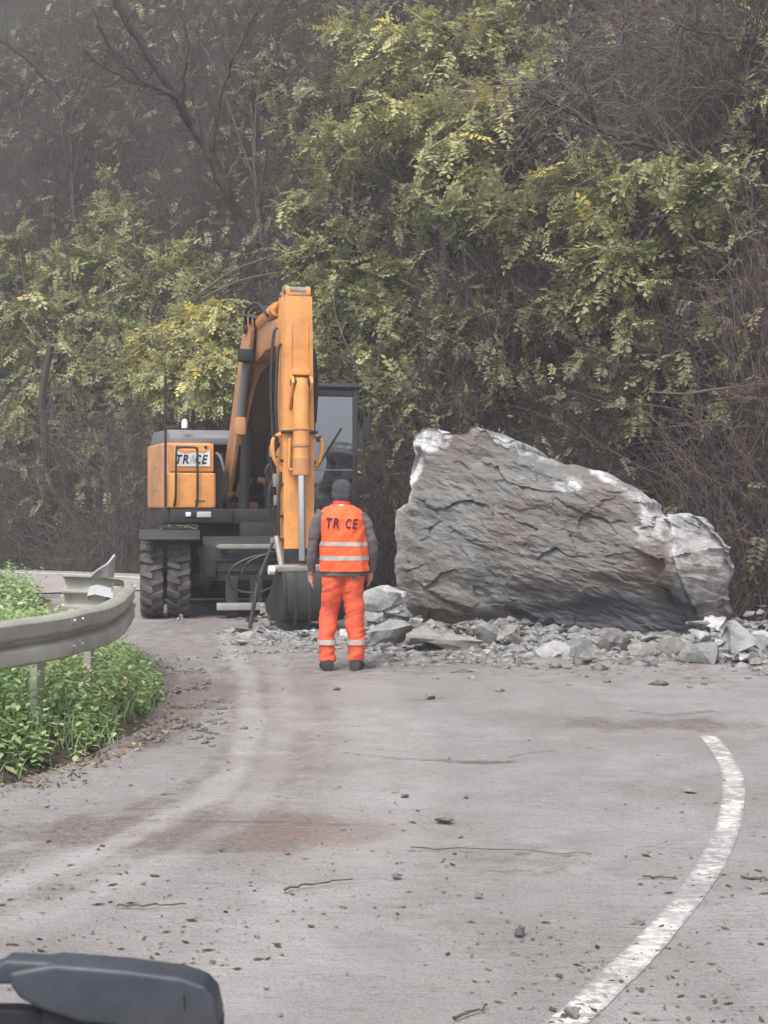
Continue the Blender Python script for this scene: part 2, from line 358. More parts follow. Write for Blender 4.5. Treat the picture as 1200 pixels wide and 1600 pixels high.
# ------------------------------------------------------------------ terrain
HB = np.array([(-60, 50), (-14, 37.5), (-9, 35.5), (-6, 33), (-3.5, 29), (-1.5, 25), (.5, 22.3), (2.5, 20.6), (4.5, 18.6), (7, 16.2), (12, 12), (30, 1)], float)
def hill_d(X, Y):
    return (Y-np.interp(X, HB[:, 0], HB[:, 1]))*.78
def hill_z(X, Y, detail=True):
    X = np.asarray(X, float); Y = np.asarray(Y, float); d = hill_d(X, Y)
    P = np.stack([X*.22, Y*.22, np.zeros_like(X)+3.1], -1)
    d2 = d+fbm(P, 3)*.8
    z = np.where(d2 > 0, np.minimum(1.55*np.maximum(d2-.45, 0)+.45*sstep(0, 1.2, d2), 60), d2*.4)
    if detail:
        z = z+fbm(np.stack([X*1.3, Y*1.3, np.zeros_like(X)], -1), 3)*.35*sstep(.2, 2, d2)
    return z-.12*(d2 < -.3)
def hit(u, v):
    Ys = np.arange(12, 75, .08); X = (u-600)/FPX*Ys; Z = HC-(v-VH)/FPX*Ys
    k = np.argmax(hill_z(X, Ys) > Z)
    return Vector((X[k], Ys[k], Z[k]))
def hang(u, v, off):
    p = hit(u, v); return at(u, v, p.y-off)

def grid(xs, ys, zf):
    X, Y = np.meshgrid(xs, ys); Z = zf(X, Y); V = np.stack([X, Y, Z], -1).reshape(-1, 3)
    nx = len(xs); ny = len(ys); i = np.arange(nx-1); j = np.arange(ny-1); I, J = np.meshgrid(i, j)
    a = (J*nx+I).ravel(); return V, np.stack([a, a+1, a+nx+1, a+nx], 1)

V, F = grid(np.linspace(-300, 300, 31), np.linspace(-300, 300, 31), lambda X, Y: X*0-.09)
tag(link('ground', np_mesh('ground', V, F, M['soil'])), kind='structure')
V, F = grid(np.linspace(-45, 32, 230), np.concatenate([np.linspace(-2, 14, 20), np.linspace(14.3, 62, 200)]), hill_z)
tag(link('hillside', np_mesh('hillside', V, F, M['soil'], True)), 'steep wooded hillside of brown soil', None, None, 'structure')

# verge island edge (plan), from the near left round the hairpin
VE = [(-9, 5.2), (-4, 6.6), (-2.6, 7.45), (-2.06, 7.9), (-1.84, 8.45), (-1.66, 9.3), (-1.6, 10.3), (-1.68, 11.4), (-1.95, 12.9), (-2.45, 14.3), (-3.2, 15.6), (-4.1, 17.5), (-4.6, 20), (-5.2, 23), (-6.5, 25.5), (-9, 27.3), (-14, 29.4), (-30, 34)]
VEs = np.array([(p.x, p.y) for p in smooth_path([(a, b, 0) for a, b in VE], 6)])
def seg_dist(X, Y, path):
    P = np.asarray(path, float); best = np.full(np.shape(X), 1e9)
    for a, b in zip(P[:-1], P[1:]):
        d = b-a; L = (d**2).sum() or 1e-9
        t = np.clip(((X-a[0])*d[0]+(Y-a[1])*d[1])/L, 0, 1)
        best = np.minimum(best, np.hypot(X-a[0]-t*d[0], Y-a[1]-t*d[1]))
    return best
def in_verge(X, Y):
    poly = np.vstack([VEs, [(-60, 34), (-60, 5)]]); ins = np.zeros(np.shape(X), bool); n = len(poly)
    for i in range(n):
        x1, y1 = poly[i]; x2, y2 = poly[(i+1) % n]
        if y1 == y2: continue
        c = ((y1 > Y) != (y2 > Y)) & (X < (x2-x1)*(Y-y1)/(y2-y1)+x1); ins ^= c
    return ins
def verge_z(X, Y):
    X = np.asarray(X, float); Y = np.asarray(Y, float)
    d = seg_dist(X, Y, VEs); s = np.where(in_verge(X, Y), d, -d)
    nz = fbm(np.stack([X*2.2, Y*2.2, X*0], -1), 4)
    return -.09+.17*sstep(-.22, .25, s+nz*.1)+.17*sstep(.1, .9, s)+nz*.035*sstep(0, .4, s)
xs = np.concatenate([np.linspace(-34, -6, 36), np.linspace(-5.9, -.9, 110)]); ys = np.concatenate([np.linspace(4, 16, 190), np.linspace(16.2, 35, 70)])
V, F = grid(xs, ys, verge_z)
tag(link('verge', np_mesh('verge', V, F, M['verge_soil'], True)), None, None, None, 'structure')

# road sheet with the marks of the slide and of traffic as attributes
def road_z(X, Y):
    return .006+fbm(np.stack([X*.5, Y*.5, X*0], -1), 3)*.012+fbm(np.stack([X*3, Y*3, X*0+5], -1), 3)*.004
def gpath(pts): return [tuple(gnd(u, v))[:2] for u, v in pts]
xs = np.concatenate([np.linspace(-30, -4.1, 40), np.linspace(-4, 4.5, 240), np.linspace(4.7, 30, 30)]); ys = np.concatenate([np.linspace(-20, 2.8, 14), np.linspace(3, 15, 330), np.linspace(15.1, 30, 90)])
V, F = grid(xs, ys, road_z); X, Y = V[:, 0], V[:, 1]
nz = fbm(np.stack([X*2.2, Y*1.1, X*0+2], -1), 4); nz2 = fbm(np.stack([X*6, Y*3, X*0+9], -1), 3)
def ell(cx, cy, rx, ry): return np.hypot((X-cx)/rx, (Y-cy)/ry)+nz*.55
mud = .95*(1-sstep(.55, 1.15, ell(-.8, 6.85, 1.05, .5)))
mud = np.maximum(mud, .6*(1-sstep(.3, 1.2, ell(-1.9, 6.9, .9, .25))))
mud = np.maximum(mud, .75*(1-sstep(.4, 1.2, ell(1.9, 10.15, 1.0, .45))))
mud = np.maximum(mud, .45*(1-sstep(.3, 1.2, ell(.6, 6.3, .9, .5))))
mud = np.maximum(mud, .5*(1-sstep(.3, 1.1, ell(-.6, 9.3, .5, 2.0))))
mud = np.maximum(mud, .55*sstep(11.6, 13.6, Y+nz*1.4)*(X > -2.8))
ed = seg_dist(X, Y, VEs)
for pts, wd, a in (([(330, 985), (372, 1040), (385, 1110), (365, 1180), (300, 1240), (150, 1300), (-60, 1370)], .14, .62), ([(400, 995), (418, 1060), (425, 1130), (405, 1200), (350, 1270), (220, 1340), (-40, 1440)], .13, .5), ([(470, 1000), (500, 1080), (510, 1160), (470, 1260), (400, 1330)], .12, .4)):
    mud = np.maximum(mud, a*(1-sstep(wd*.5, wd*1.3, seg_dist(X, Y, gpath(pts))+nz*.08)))
mud = np.maximum(mud, .9*(1-sstep(.12, .42, ed+nz*.2))*(Y > 9.2)); mud = np.maximum(mud, .95*(1-sstep(.3, .8, ell(-1.55, 12.2, .75, 2.3))))
mud = np.maximum(mud, .5*(1-sstep(.0, .12, ed+nz*.1)))
red = .6*(1-sstep(.2, 1.3, ell(-.33, 6.8, .42, .46)))
red = np.maximum(red, .16*(1-sstep(.3, 1.2, ell(-.5, 10.5, .6, 3.5))))
pale = 0
for pts, wd, a in (([(345, 990), (385, 1060), (392, 1130), (372, 1200), (320, 1250), (200, 1310), (0, 1390)], .10, .6), ([(420, 1000), (440, 1080), (440, 1150), (420, 1220), (360, 1290), (230, 1360), (20, 1450)], .10, .28),
                   ([(560, 1070), (610, 1160), (620, 1240), (560, 1340), (430, 1470), (300, 1560)], .3, .3)):
    pale = np.maximum(pale, a*(1-sstep(wd*.4, wd*1.3, seg_dist(X, Y, gpath(pts))+nz2*.06)))
crack = 0
for pts, wd, a in (([(540, 1178), (620, 1186), (700, 1189), (800, 1190)], .022, .95), ([(700, 1189), (760, 1193), (800, 1190)], .05, .8), ([(795, 1184), (830, 1177), (865, 1174)], .02, .7), ([(640, 1328), (780, 1333), (925, 1339)], .008, .9),
                   ([(100, 1275), (250, 1285), (420, 1283), (560, 1290)], .02, .55), ([(985, 1110), (1040, 1117), (1110, 1110)], .06, .55), ([(640, 1095), (700, 1090)], .06, .35)):
    crack = np.maximum(crack, a*(1-sstep(wd*.4, wd, seg_dist(X, Y, gpath(pts))+nz2*wd*.5)))
V[:, 2] += -.012*crack+.02*mud*sstep(.1, .4, nz2+.3)*(Y > 9)
tag(link('road', np_mesh('road', V, F, M['road'], True, {'mud': mud, 'red': red, 'pale': pale, 'crack': crack})), 'mud smeared grey asphalt road', None, None, 'structure')

# worn white line
LP = [(845, 1640), (893, 1592), (960, 1530), (1025, 1465), (1080, 1400), (1118, 1340), (1138, 1290), (1146, 1245), (1143, 1210), (1128, 1178), (1105, 1150)]
lp = smooth_path([gnd(u, v) for u, v in LP], 26); L = len(lp)
Vl = []; wear = []
for i, p in enumerate(lp):
    t = (lp[min(i+1, L-1)]-lp[max(i-1, 0)]).normalized(); nrm = Vector((t.y, -t.x, 0)); hw = .058
    for k in range(7):
        s = k/6*2-1; e = hw*(1+.10*float(fbm(np.array([i*.16, s*.4, 1.]), 3)))
        q = p+nrm*s*e; Vl.append((q.x, q.y, float(road_z(np.array([q.x]), np.array([q.y]))[0])+.003))
        f = i/L; wear.append((.0 if abs(s) < .9 else .32*(1+float(vn(np.array([i*.8, s*5, 2.])))))+min(1, .72+.4*max(abs(s)**3, sum(math.exp(-((f-c)/wd)**2) for c, wd in ((.17, .05), (.43, .06), (.52, .05), (.70, .035), (.95, .09))))))
Fl = [(i*7+k, i*7+k+1, i*7+k+8, i*7+k+7) for i in range(L-1) for k in range(6)]
tag(link('road_marking', np_mesh('road_marking', Vl, Fl, M['line'], False, {'wear': wear})), 'worn white line curving left along the road', None, None, 'structure')

# road beyond the hairpin
fr = smooth_path([(-34, 38.5, 0), (-20, 33.8, 0), (-12, 31.2, 0), (-8, 29.6, 0), (-5.6, 27.6, 0), (-4.2, 25.2, 0)], 8)
def ribbon(path, o0, o1, z, mat, name):
    Vv = []; n = len(path)
    for i, p in enumerate(path):
        t = (path[min(i+1, n-1)]-path[max(i-1, 0)]).normalized(); nr = Vector((-t.y, t.x, 0))
        for o in (o0, o1): Vv.append((p.x+nr.x*o, p.y+nr.y*o, z))
    return link(name, np_mesh(name, Vv, [(2*i, 2*i+1, 2*i+3, 2*i+2) for i in range(n-1)], mat))
tag(ribbon(fr, -2.6, 2.6, .03, M['far_asphalt'], 'road'), 'pale road beyond the hairpin at far left', None, None, 'structure')
tag(ribbon(fr, 1.5, 1.72, .036, M['line'], 'road_marking'), 'white edge line on the far road', None, None, 'structure')

# ------------------------------------------------------------------ boulder
OUT = [(655, 990), (640, 965), (632, 945), (618, 900), (622, 850), (618, 815), (620, 797), (634, 785), (640, 765), (630, 730), (634, 705), (634, 678), (642, 668), (668, 668), (688, 672), (700, 672), (715, 668), (745, 674), (768, 676), (790, 688), (800, 703), (818, 706), (845, 712), (880, 720), (905, 725), (930, 738), (950, 750), (975, 762), (990, 770), (1012, 783), (1025, 800), (1040, 804), (1060, 802), (1085, 811), (1105, 824), (1118, 840), (1123, 855), (1119, 870), (1136, 886), (1130, 920), (1126, 945), (1130, 960), (1116, 985), (1106, 1006), (1050, 1012), (950, 1008), (880, 1000), (800, 994), (720, 992)]
def rockY(u): return 18.0-(u-640)/470*1.75
pl = np.array([tuple(at(u, v, rockY(u))) for u, v in OUT])
face = np.array([at(1110, 900, rockY(1110)).x-at(640, 900, rockY(640)).x, rockY(1110)-rockY(640), 0]); face /= np.linalg.norm(face)
nrmf = np.array([face[1], -face[0], 0])                       # towards the camera
org = pl.mean(0); org[2] = 0
A = (pl-org)@face; Zo = np.maximum(pl[:, 2], -.05)
seg = np.hypot(np.diff(np.append(A, A[0])), np.diff(np.append(Zo, Zo[0]))); cum = np.concatenate([[0], np.cumsum(seg)])
NA = 640; tt = np.linspace(0, cum[-1], NA, endpoint=False)
oa = np.interp(tt, cum, np.append(A, A[0])); oz = np.interp(tt, cum, np.append(Zo, Zo[0]))
jag = fbm(np.stack([tt*4, tt*0, tt*0], -1), 5, 2.1, .62)*.035; jag = jag+.0*np.abs(fbm(np.stack([tt*2.1, tt*0+5, tt*0], -1), 3))-.03*np.maximum(0, vn(np.stack([tt*7, tt*0+2, tt*0], -1))); oz = oz+np.where(oz > .3, jag, 0); oa = oa+fbm(np.stack([tt*4, tt*0+9, tt*0], -1), 4)*.05
dn = np.stack([np.roll(oz, -3)-np.roll(oz, 3), -(np.roll(oa, -3)-np.roll(oa, 3))], 1); dn /= np.linalg.norm(dn, axis=1, keepdims=True)+1e-9
jn = .026*(1-2*np.abs(vn(np.stack([tt*2.6, tt*0+8, tt*0], -1))))+.020*(1-2*np.abs(vn(np.stack([tt*7.3, tt*0+3, tt*0], -1)))); jn = np.where(oz > .25, jn, 0); oa = oa+dn[:, 0]*jn; oz = oz+dn[:, 1]*jn
ca, cz = oa.mean()-.1, 1.05
rs = np.concatenate([np.linspace(.01, .9, 110), np.linspace(.91, 1.0, 16)]); 
ringsA = [(r, 0) for r in rs]+[(1.0+.0*k, k) for k in range(1, 0)]
Pa = []; Pz = []; Pd = []; Pr = []
for r in rs:
    Pa.append(ca+(oa-ca)*r); Pz.append(cz+(oz-cz)*r); Pd.append(np.full(NA, .0)-.16*max(0, r-.86)**1*2.2); Pr.append(np.full(NA, r))
for k, (sc, dp) in enumerate([(1.0, -.12), (.995, -.22), (.985, -.36), (.97, -.52), (.95, -.7), (.92, -.9), (.87, -1.1), (.78, -1.3), (.6, -1.45), (.3, -1.55), (.05, -1.6)]):
    Pa.append(ca+(oa-ca)*sc); Pz.append(cz+(oz-cz)*sc); Pd.append(np.full(NA, dp)); Pr.append(np.full(NA, 1.0+.1*(k+1)))
Pa = np.array(Pa); Pz = np.array(Pz); Pd = np.array(Pd); Pr = np.array(Pr); K = len(Pa)
# coarse shape of the face: belly, undercut, right flank turning back, crack
uu = 640+(Pa-A.min())/(A.max()-A.min())*(1136-618)-15
Pd = Pd+.10*np.sin(Pz*1.7+.4)*(Pr <= 1)+.12*sstep(1.6, 2.3, Pz)*-1
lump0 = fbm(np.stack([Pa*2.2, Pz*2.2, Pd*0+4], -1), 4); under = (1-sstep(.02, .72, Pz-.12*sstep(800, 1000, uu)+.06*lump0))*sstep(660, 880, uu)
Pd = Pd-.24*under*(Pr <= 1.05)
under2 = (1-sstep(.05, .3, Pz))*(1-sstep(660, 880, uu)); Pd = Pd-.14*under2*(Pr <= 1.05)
crack_u = 1050+(1-np.clip(Pz/1.5, 0, 1))*52
fl = sstep(0, 14, uu-crack_u); Pd = Pd-.02*fl*(Pr <= 1.05)-.0035*np.maximum(uu-crack_u, 0)*(Pr <= 1.05)
Pd = Pd-.07*np.exp(-((uu-crack_u)/3)**2)*(Pr <= 1)
notch = sstep(0, 1, 1-np.hypot((uu-648)/16, (Pz-2.0)/.32))*(Pr <= 1.0); Pd = Pd-.10*sstep(.1, .5, notch)
Pa_, Pz_ = Pa, Pz
W = org+Pa[..., None]*face+Pd[..., None]*nrmf; W[..., 2] = Pz
# layered breaks along the foliation plus rough noise
c, s_ = math.cos(R(17)), math.sin(R(17))
q = np.stack([Pa*c-Pz*s_, Pd*.8, Pa*s_+Pz*c], -1)
wob = fbm(np.stack([Pa*.8, Pz*.8, Pd*.8], -1), 3)
lay = q[..., 2]*7.5+wob*2.2+q[..., 0]*.35
stepf = (lay-np.floor(lay)); ter = np.where(stepf < .8, stepf/.8, (1-stepf)/.2)
ma = sstep(-.25, .3, fbm(np.stack([q[..., 0]*1.7+4, q[..., 2]*2.6, Pd*2], -1), 3))
big = fbm(np.stack([Pa*.9+7, Pz*.9, Pd*.9], -1), 3); lump = fbm(q*np.array([1.7, 1.7, 4.6])+3, 5); small = fbm(q*np.array([6, 6, 16]), 4)
chip = np.abs(fbm(q*np.array([2.6, 2.6, 5])+11, 4))
fr_ = np.random.default_rng(3); NS = 150; sa = fr_.uniform(Pa.min(), Pa.max(), NS); sz = fr_.uniform(0, 2.5, NS); so_ = fr_.normal(0, .05, NS); ta = fr_.normal(0, .22, NS); tz = fr_.normal(0, .26, NS)
wa = Pa+.16*fbm(np.stack([Pa*2.2, Pz*2.2, Pd], -1), 4); wz = Pz+.12*fbm(np.stack([Pa*2.2+9, Pz*2.2, Pd], -1), 4)
d2_ = np.stack([((wa-sa[i])*c-(wz-sz[i])*s_)**2*.55+((wa-sa[i])*s_+(wz-sz[i])*c)**2*2.2 for i in range(NS)], 0); ki = d2_.argmin(0)
facet = so_[ki]+ta[ki]*(Pa-sa[ki])+tz[ki]*(Pz-sz[ki])
lobe = sstep(-60, -10, uu-crack_u); mid_ = fbm(q*np.array([1.1, 1.1, 2.4])+21, 3); D = .09*big+.06*mid_+.055*lump+.030*small+facet*(.27+.5*lobe)+.006*ter*ma*(1-lobe)
edge = np.where(Pr <= 1, 1-.7*sstep(.86, 1, Pr), .3)
ctr = np.array([ca, -.7, cz]); outd = np.stack([Pa-ca, (Pd+.7)*1.6, (Pz-cz)], -1)*sstep(.88, 1.02, Pr)[..., None]+np.array([0, 1., 0])*(1-sstep(.88, 1.02, Pr))[..., None]
outd /= np.linalg.norm(outd, axis=-1, keepdims=True)
loc = np.stack([Pa, Pd, Pz], -1)+outd*(D*edge)[..., None]
W = org+loc[..., 0:1]*face+loc[..., 1:2]*nrmf; W[..., 2] = loc[..., 2]
fresh = sstep(.925, .975, Pr+.03*small)*sstep(.9, 1.5, Pz)*.95*(Pr < 1.7)*sstep(-.35, .1, fbm(np.stack([Pa*3, Pz*3, Pd*0], -1), 3))
fresh = np.maximum(fresh, sstep(0, .4, 1-np.hypot((uu-668)/42, (Pz-2.32)/.2)))
fresh = np.maximum(fresh, .9*sstep(0, .4, 1-np.hypot((uu-905)/26, (Pz-1.73)/.11)+small*.5))
fresh = np.maximum(fresh, .6*sstep(0, .5, 1-np.hypot((uu-1040)/30, (Pz-1.3)/.25)+small*.8))
fresh = np.maximum(fresh, .42*fl*sstep(.2, .5, Pz)); fresh = np.maximum(fresh, .8*np.exp(-((uu-crack_u-4)/6)**2)*sstep(.1, .4, Pz))
fresh = np.maximum(fresh, .2*sstep(.9, 1, Pr)*(uu < 660))
undercut_shade = sstep(.26, .46, under+lump*.45-.0016*(950-uu)*(uu < 950))*.85*(1-fl*.6)  # mask for the painted shade, follows the undercut
Vb = W.reshape(-1, 3); idx = np.arange(K*NA).reshape(K, NA); nx_ = np.roll(idx, -1, 1)
Fb = np.stack([idx[:-1], nx_[:-1], nx_[1:], idx[1:]], -1).reshape(-1, 4)
bo = link('boulder', np_mesh('boulder', Vb-org, Fb[:, ::-1], M['boulder'], True, {'fresh': fresh.ravel(), 'undercut_shade': undercut_shade.ravel()}), None, tuple(org))
bo.data.set_sharp_from_angle(angle=R(34))
tag(bo, 'giant grey brown boulder fallen across the road', 'boulder')

# ------------------------------------------------------------------ fallen rocks
def rock_mesh(name, seed, mat, dims=(1, 1, 1), pts=16, fine=0):
    r = random.Random(seed); bm = bmesh.new()
    for _ in range(pts):
        v = Vector((r.gauss(0, 1), r.gauss(0, 1), r.gauss(0, 1))).normalized()*r.uniform(.75, 1.1)
        v = Vector([max(-.78, min(.78, x)) for x in v])*.64
        bm.verts.new((v.x*dims[0], v.y*dims[1], v.z*dims[2]))
    res = bmesh.ops.convex_hull(bm, input=bm.verts)
    bmesh.ops.delete(bm, geom=[e for e in res['geom_interior'] if isinstance(e, bmesh.types.BMVert)], context='VERTS')
    bmesh.ops.dissolve_limit(bm, angle_limit=R(16), verts=bm.verts, edges=bm.edges)
    if fine:
        bmesh.ops.triangulate(bm, faces=bm.faces)
        bmesh.ops.subdivide_edges(bm, edges=bm.edges, cuts=fine, use_grid_fill=True)
        co = np.array([tuple(v.co) for v in bm.verts])
        d = fbm(co*2.6+seed, 3)*.14+fbm(co*7+seed, 3)*.05
        bm.normal_update()
        for v, x in zip(bm.verts, d): v.co += v.normal*x
    me = bpy.data.meshes.new(name); bm.to_mesh(me); bm.free(); me.materials.append(mat); return me
def put_rock(me, p, s, rz, tilt=(0, 0), name='rock'):
    o = link(name, me, None, p); o.scale = s; o.rotation_euler = (tilt[0], tilt[1], rz); return o
BIG = [  # u, v(base), width px, height px, depth factor, tilt, material, label
 (610, 1012, 72, 42, .8, (.1, .1), 'rock', 'blocky blue grey rock beside the worker\'s legs'),
 (640, 1000, 62, 34, .6, (.5, .5), 'rock_tan', 'pointed tan slab leaning over the blocky rock right of the worker'),
 (692, 1018, 108, 34, .9, (.12, .03), 'rock_tan', 'broad flat tan slab lying in front of boulder foot'),
 (760, 1012, 44, 52, .7, (.3, -.5), 'rock', 'upright wedge of rock right of the broad flat slab'),
 (803, 1014, 56, 40, .8, (.1, .2), 'rock_tan', 'rounded grey brown rock under the middle of the boulder'),
 (835, 985, 96, 28, .6, (.1, .12), 'rock', 'long tongue of rock wedged under the boulder face'),
 (758, 976, 46, 20, .6, (.2, .3), 'rock_dark', 'dark flat rock tucked under the boulder left of the long tongue'),
 (600, 950, 66, 30, .9, (.1, -.2), 'rock_pale', 'pale rough rock on top of the heap left of the boulder'),
 (578, 985, 40, 60, .7, (.2, .4), 'rock_pale', 'tall white broken rock in the heap behind the worker'),
 (648, 968, 44, 36, .8, (.3, .1), 'rock', 'jagged grey rock at the left foot of the boulder'),
 (618, 972, 50, 34, .8, (-.2, .3), 'rock_pale', 'pale jagged rock in the middle of the left heap'),
 (864, 1027, 52, 14, .7, (.05, .05), 'rock', 'thin pale slab lying at the road edge of the debris'),
 (755, 1026, 40, 12, .8, (.0, .1), 'rock_pale', 'small pale flat slab in front of the upright wedge'),
 (960, 1018, 56, 36, .5, (.2, .6), 'rock_dark', 'dark sloping slab leaning down to the road right of centre'),
 (1045, 1026, 38, 26, .8, (.2, .1), 'rock_tan', 'squat grey rock below the right end of the boulder'),
 (1092, 1038, 50, 36, .7, (.3, -.5), 'rock_pale', 'pale wedge tilted up in front of the boulder\'s right end'),
 (1160, 1024, 62, 52, .8, (.1, .1), 'rock_pale', 'large smooth pale blue grey block in the right heap'),
 (1132, 1000, 58, 40, .8, (.3, .2), 'rock_pale', 'pale tilted rock behind the large smooth block'),
 (1178, 1000, 46, 32, .8, (.1, .4), 'rock_tan', 'grey tan rock at the back of the right heap'),
 (1118, 1008, 34, 24, .8, (.1, .1), 'rock', 'grey rock touching the boulder\'s lower right corner'),
 (1122, 1036, 48, 20, .8, (.2, .3), 'rock_pale', 'pale flat slab left of the large smooth block'),
 (1185, 1040, 50, 20, .8, (.1, .2), 'rock', 'flat grey rock at the right edge of the debris'),
 (1195, 1018, 30, 26, .8, (.3, .2), 'rock_pale', 'pale rock cut by the right edge of the picture'),
 (283, 978, 26, 20, .8, (.0, .3), 'rock', 'lone grey stone in front of the excavator\'s tyres'),
 (1110, 968, 16, 30, .6, (.2, .3), 'rock_pale', 'narrow pale sliver leaning on the boulder\'s right flank'),
 (905, 1024, 44, 16, .8, (.1, .1), 'rock', 'grey slab below the boulder\'s overhang'),
 (1005, 1028, 40, 22, .8, (.1, .2), 'rock_tan', 'tan slab between the dark sloping slab and squat rock'),
 (455, 982, 46, 16, .8, (.1, .1), 'rock_tan', 'flat tan rock in front of the excavator bucket'),
 (410, 992, 40, 14, .8, (.1, .1), 'rock', 'flat grey rock left of the bucket debris'),
 (483, 996, 34, 18, .8, (.2, .1), 'rock_pale', 'pale rock beside the worker\'s left leg'),
]
G_BIG = 'large fallen rocks'
base_spots = []
for i, (u, v, wpx, hpx, df, tl, mt, lab) in enumerate(BIG):
    Yb = HC*FPX/(max(v, 962)-VH)
    if v < 962: Yb = 16.8
    if 880 < u < 1100 and v < 1010: Yb = 15.6
    sc = FPX/Yb; p = at(u, v-hpx*.45, Yb); wm, hm = wpx/sc*1.08, hpx/sc*(1.12 if v < 1005 or u < 780 or u > 1080 else .85)
    me = rock_mesh('rock', 100+i*7, M[mt], (wm, wm*df, hm), 12, 2)
    o = put_rock(me, p, (1, 1, 1), random.uniform(-.3, .3), (tl[0]*.5, tl[1]*.5))
    tag(o, lab, 'rock', G_BIG); base_spots.append((u, v))
small_me = [rock_mesh('rock', 500+i, M[['rock', 'rock', 'rock_pale', 'rock_tan', 'rock_dark'][i % 5]], (1, .75, .26 if i % 3 else .5), 11) for i in range(20)]
def scatter(n, sampler, smin, smax, label, group, seed):
    r = random.Random(seed)
    for k in range(n):
        u, v, zb = sampler(r); p = gnd(u, v); s = smin+(smax-smin)*r.random()**2.2
        mi_ = r.randrange(len(small_me)); szw = 'larger' if s > smin+.45*(smax-smin) else ('small' if s > smin+.12*(smax-smin) else 'tiny')
        lab = '%s %s %s %s' % (szw, ['grey', 'grey', 'pale', 'tan', 'dark'][mi_ % 5], 'slab' if mi_ % 3 else 'lump', label(u, v))
        o = put_rock(small_me[mi_], (p.x, p.y, zb+s*.17), (s, s*r.uniform(.7, 1.1), s*r.uniform(.7, 1.2)), r.uniform(0, 6.28), (r.gauss(0, .25), r.gauss(0, .25)), 'rock_fragment')
        tag(o, lab, 'rock', group)
def s_main(r):
    u = r.uniform(690, 1200); back = 1003 if u > 880 else 990; v = back+abs(r.gauss(0, 1))*15
    v = min(v, 1046); return u, v, max(0, (1016-v))*.004
def s_left(r):
    u = r.gauss(612, 32); v = 1012-abs(r.gauss(0, 22)); return u, max(960, v), max(0, 1003-v)*.0085
def s_buck(r):
    u = r.uniform(355, 560); v = 985+r.gauss(0, 9)+(u-355)*.06; return u, max(972, v), max(0, 988-v)*.012
def s_right(r):
    u = r.uniform(1065, 1215); v = r.uniform(985, 1043); return u, v, max(0, 1030-v)*.006
def w_main(u, v): return ('at the road edge below the boulder ' if v > 1018 else 'close under the boulder ')+('left of its middle' if u < 840 else 'at its middle' if u < 960 else 'right of its middle' if u < 1080 else 'past its right end')
def w_left(u, v): return ('low in' if v > 995 else 'high in')+' heap between worker and boulder'+(', worker side' if u < 612 else ', rock side')
def w_buck(u, v): return 'strewn before the bucket, '+('left of it' if u < 420 else 'below it' if u < 490 else 'behind the worker')
def w_right(u, v): return ('at the front of' if v > 1015 else 'at the back of')+' the right heap'+(' near the picture edge' if u > 1150 else ' beside the boulder')
scatter(200, s_main, .06, .24, w_main, 'rock fragments along the boulder foot', 1)
scatter(60, s_left, .09, .30, w_left, 'rock fragments in the left heap', 2)
scatter(75, s_buck, .06, .26, w_buck, 'rock fragments before the bucket', 3)
scatter(40, s_right, .10, .34, w_right, 'rock fragments in the right heap', 4)
def rubble(name, n, pos, smin, smax, mat, seed, flat=.5, ex_=3):
    r = np.random.default_rng(seed); P = pos(r, n); n = len(P)
    T = np.array([(1,0,0),(-1,0,0),(0,1,0),(0,-1,0),(0,0,1),(0,0,-1)], float)*.5
    Ft = np.array([(0,2,4),(2,1,4),(1,3,4),(3,0,4),(2,0,5),(1,2,5),(3,1,5),(0,3,5)])
    s = smin+(smax-smin)*r.random(n)**ex_
    J = T[None]*(1+.5*r.standard_normal((n, 6, 1))*.6)+r.standard_normal((n, 6, 3))*.09
    J[..., 2] *= flat; a = r.random(n)*6.28; ca_, sa_ = np.cos(a), np.sin(a)
    x = J[..., 0]*ca_[:, None]-J[..., 1]*sa_[:, None]; y = J[..., 0]*sa_[:, None]+J[..., 1]*ca_[:, None]
    Vv = np.stack([x, y, J[..., 2]], -1)*s[:, None, None]+P[:, None, :]
    Ff = (Ft[None]+6*np.arange(n)[:, None, None]).reshape(-1, 3)
    return link(name, np_mesh(name, Vv.reshape(-1, 3), Ff, mat))
def pos_ground(fn):
    def f(r, n):
        X, Y = fn(r, n); return np.stack([X, Y, road_z(X, Y)+.006], -1)
    return f
def img_pos(us, vs):
    Y = HC*FPX/(vs-VH); return (us-600)/FPX*Y, Y
tag(rubble('gravel', 3500, pos_ground(lambda r, n: img_pos(r.uniform(560, 1230, n), 1000+np.abs(r.standard_normal(n))*20)), .012, .10, M['rock'], 7), 'grey stone chips spread along the debris edge', 'gravel', None, 'stuff')
def pile_pos(r, n):
    u = r.uniform(575, 1230, n); v = 985+np.abs(r.standard_normal(n))*22; X, Y = img_pos(u, v); h = .22*(1-.75*sstep(840, 900, u)*(1-sstep(1080, 1130, u)))*(1-sstep(985, 1030, v))*(.6+.6*fbm(np.stack([u*.02, v*.02, u*0], -1), 2)); return np.stack([X, Y, .01+h*r.random(n)**.5], -1)
for q_, (mt, nn, sd_, mx_, lab) in enumerate((('rock', 2400, 17, .22, 'broken grey slabs packed under the boulder'), ('rock_dark', 1500, 18, .24, 'dark broken slabs packed under the boulder'), ('rock_pale', 900, 19, .26, 'pale broken slabs packed under the boulder'), ('rock_tan', 700, 20, .2, 'earthy chips packed under the boulder'))):
    tag(rubble('gravel', nn, pile_pos, .025, mx_, M[mt], sd_, .42, 2.4), lab, 'gravel', None, 'stuff')
tag(rubble('gravel', 1800, pos_ground(lambda r, n: img_pos(r.uniform(330, 560, n), 988+np.abs(r.standard_normal(n))*18)), .012, .09, M['rock'], 8), 'grey stone chips in front of the excavator', 'gravel', None, 'stuff')
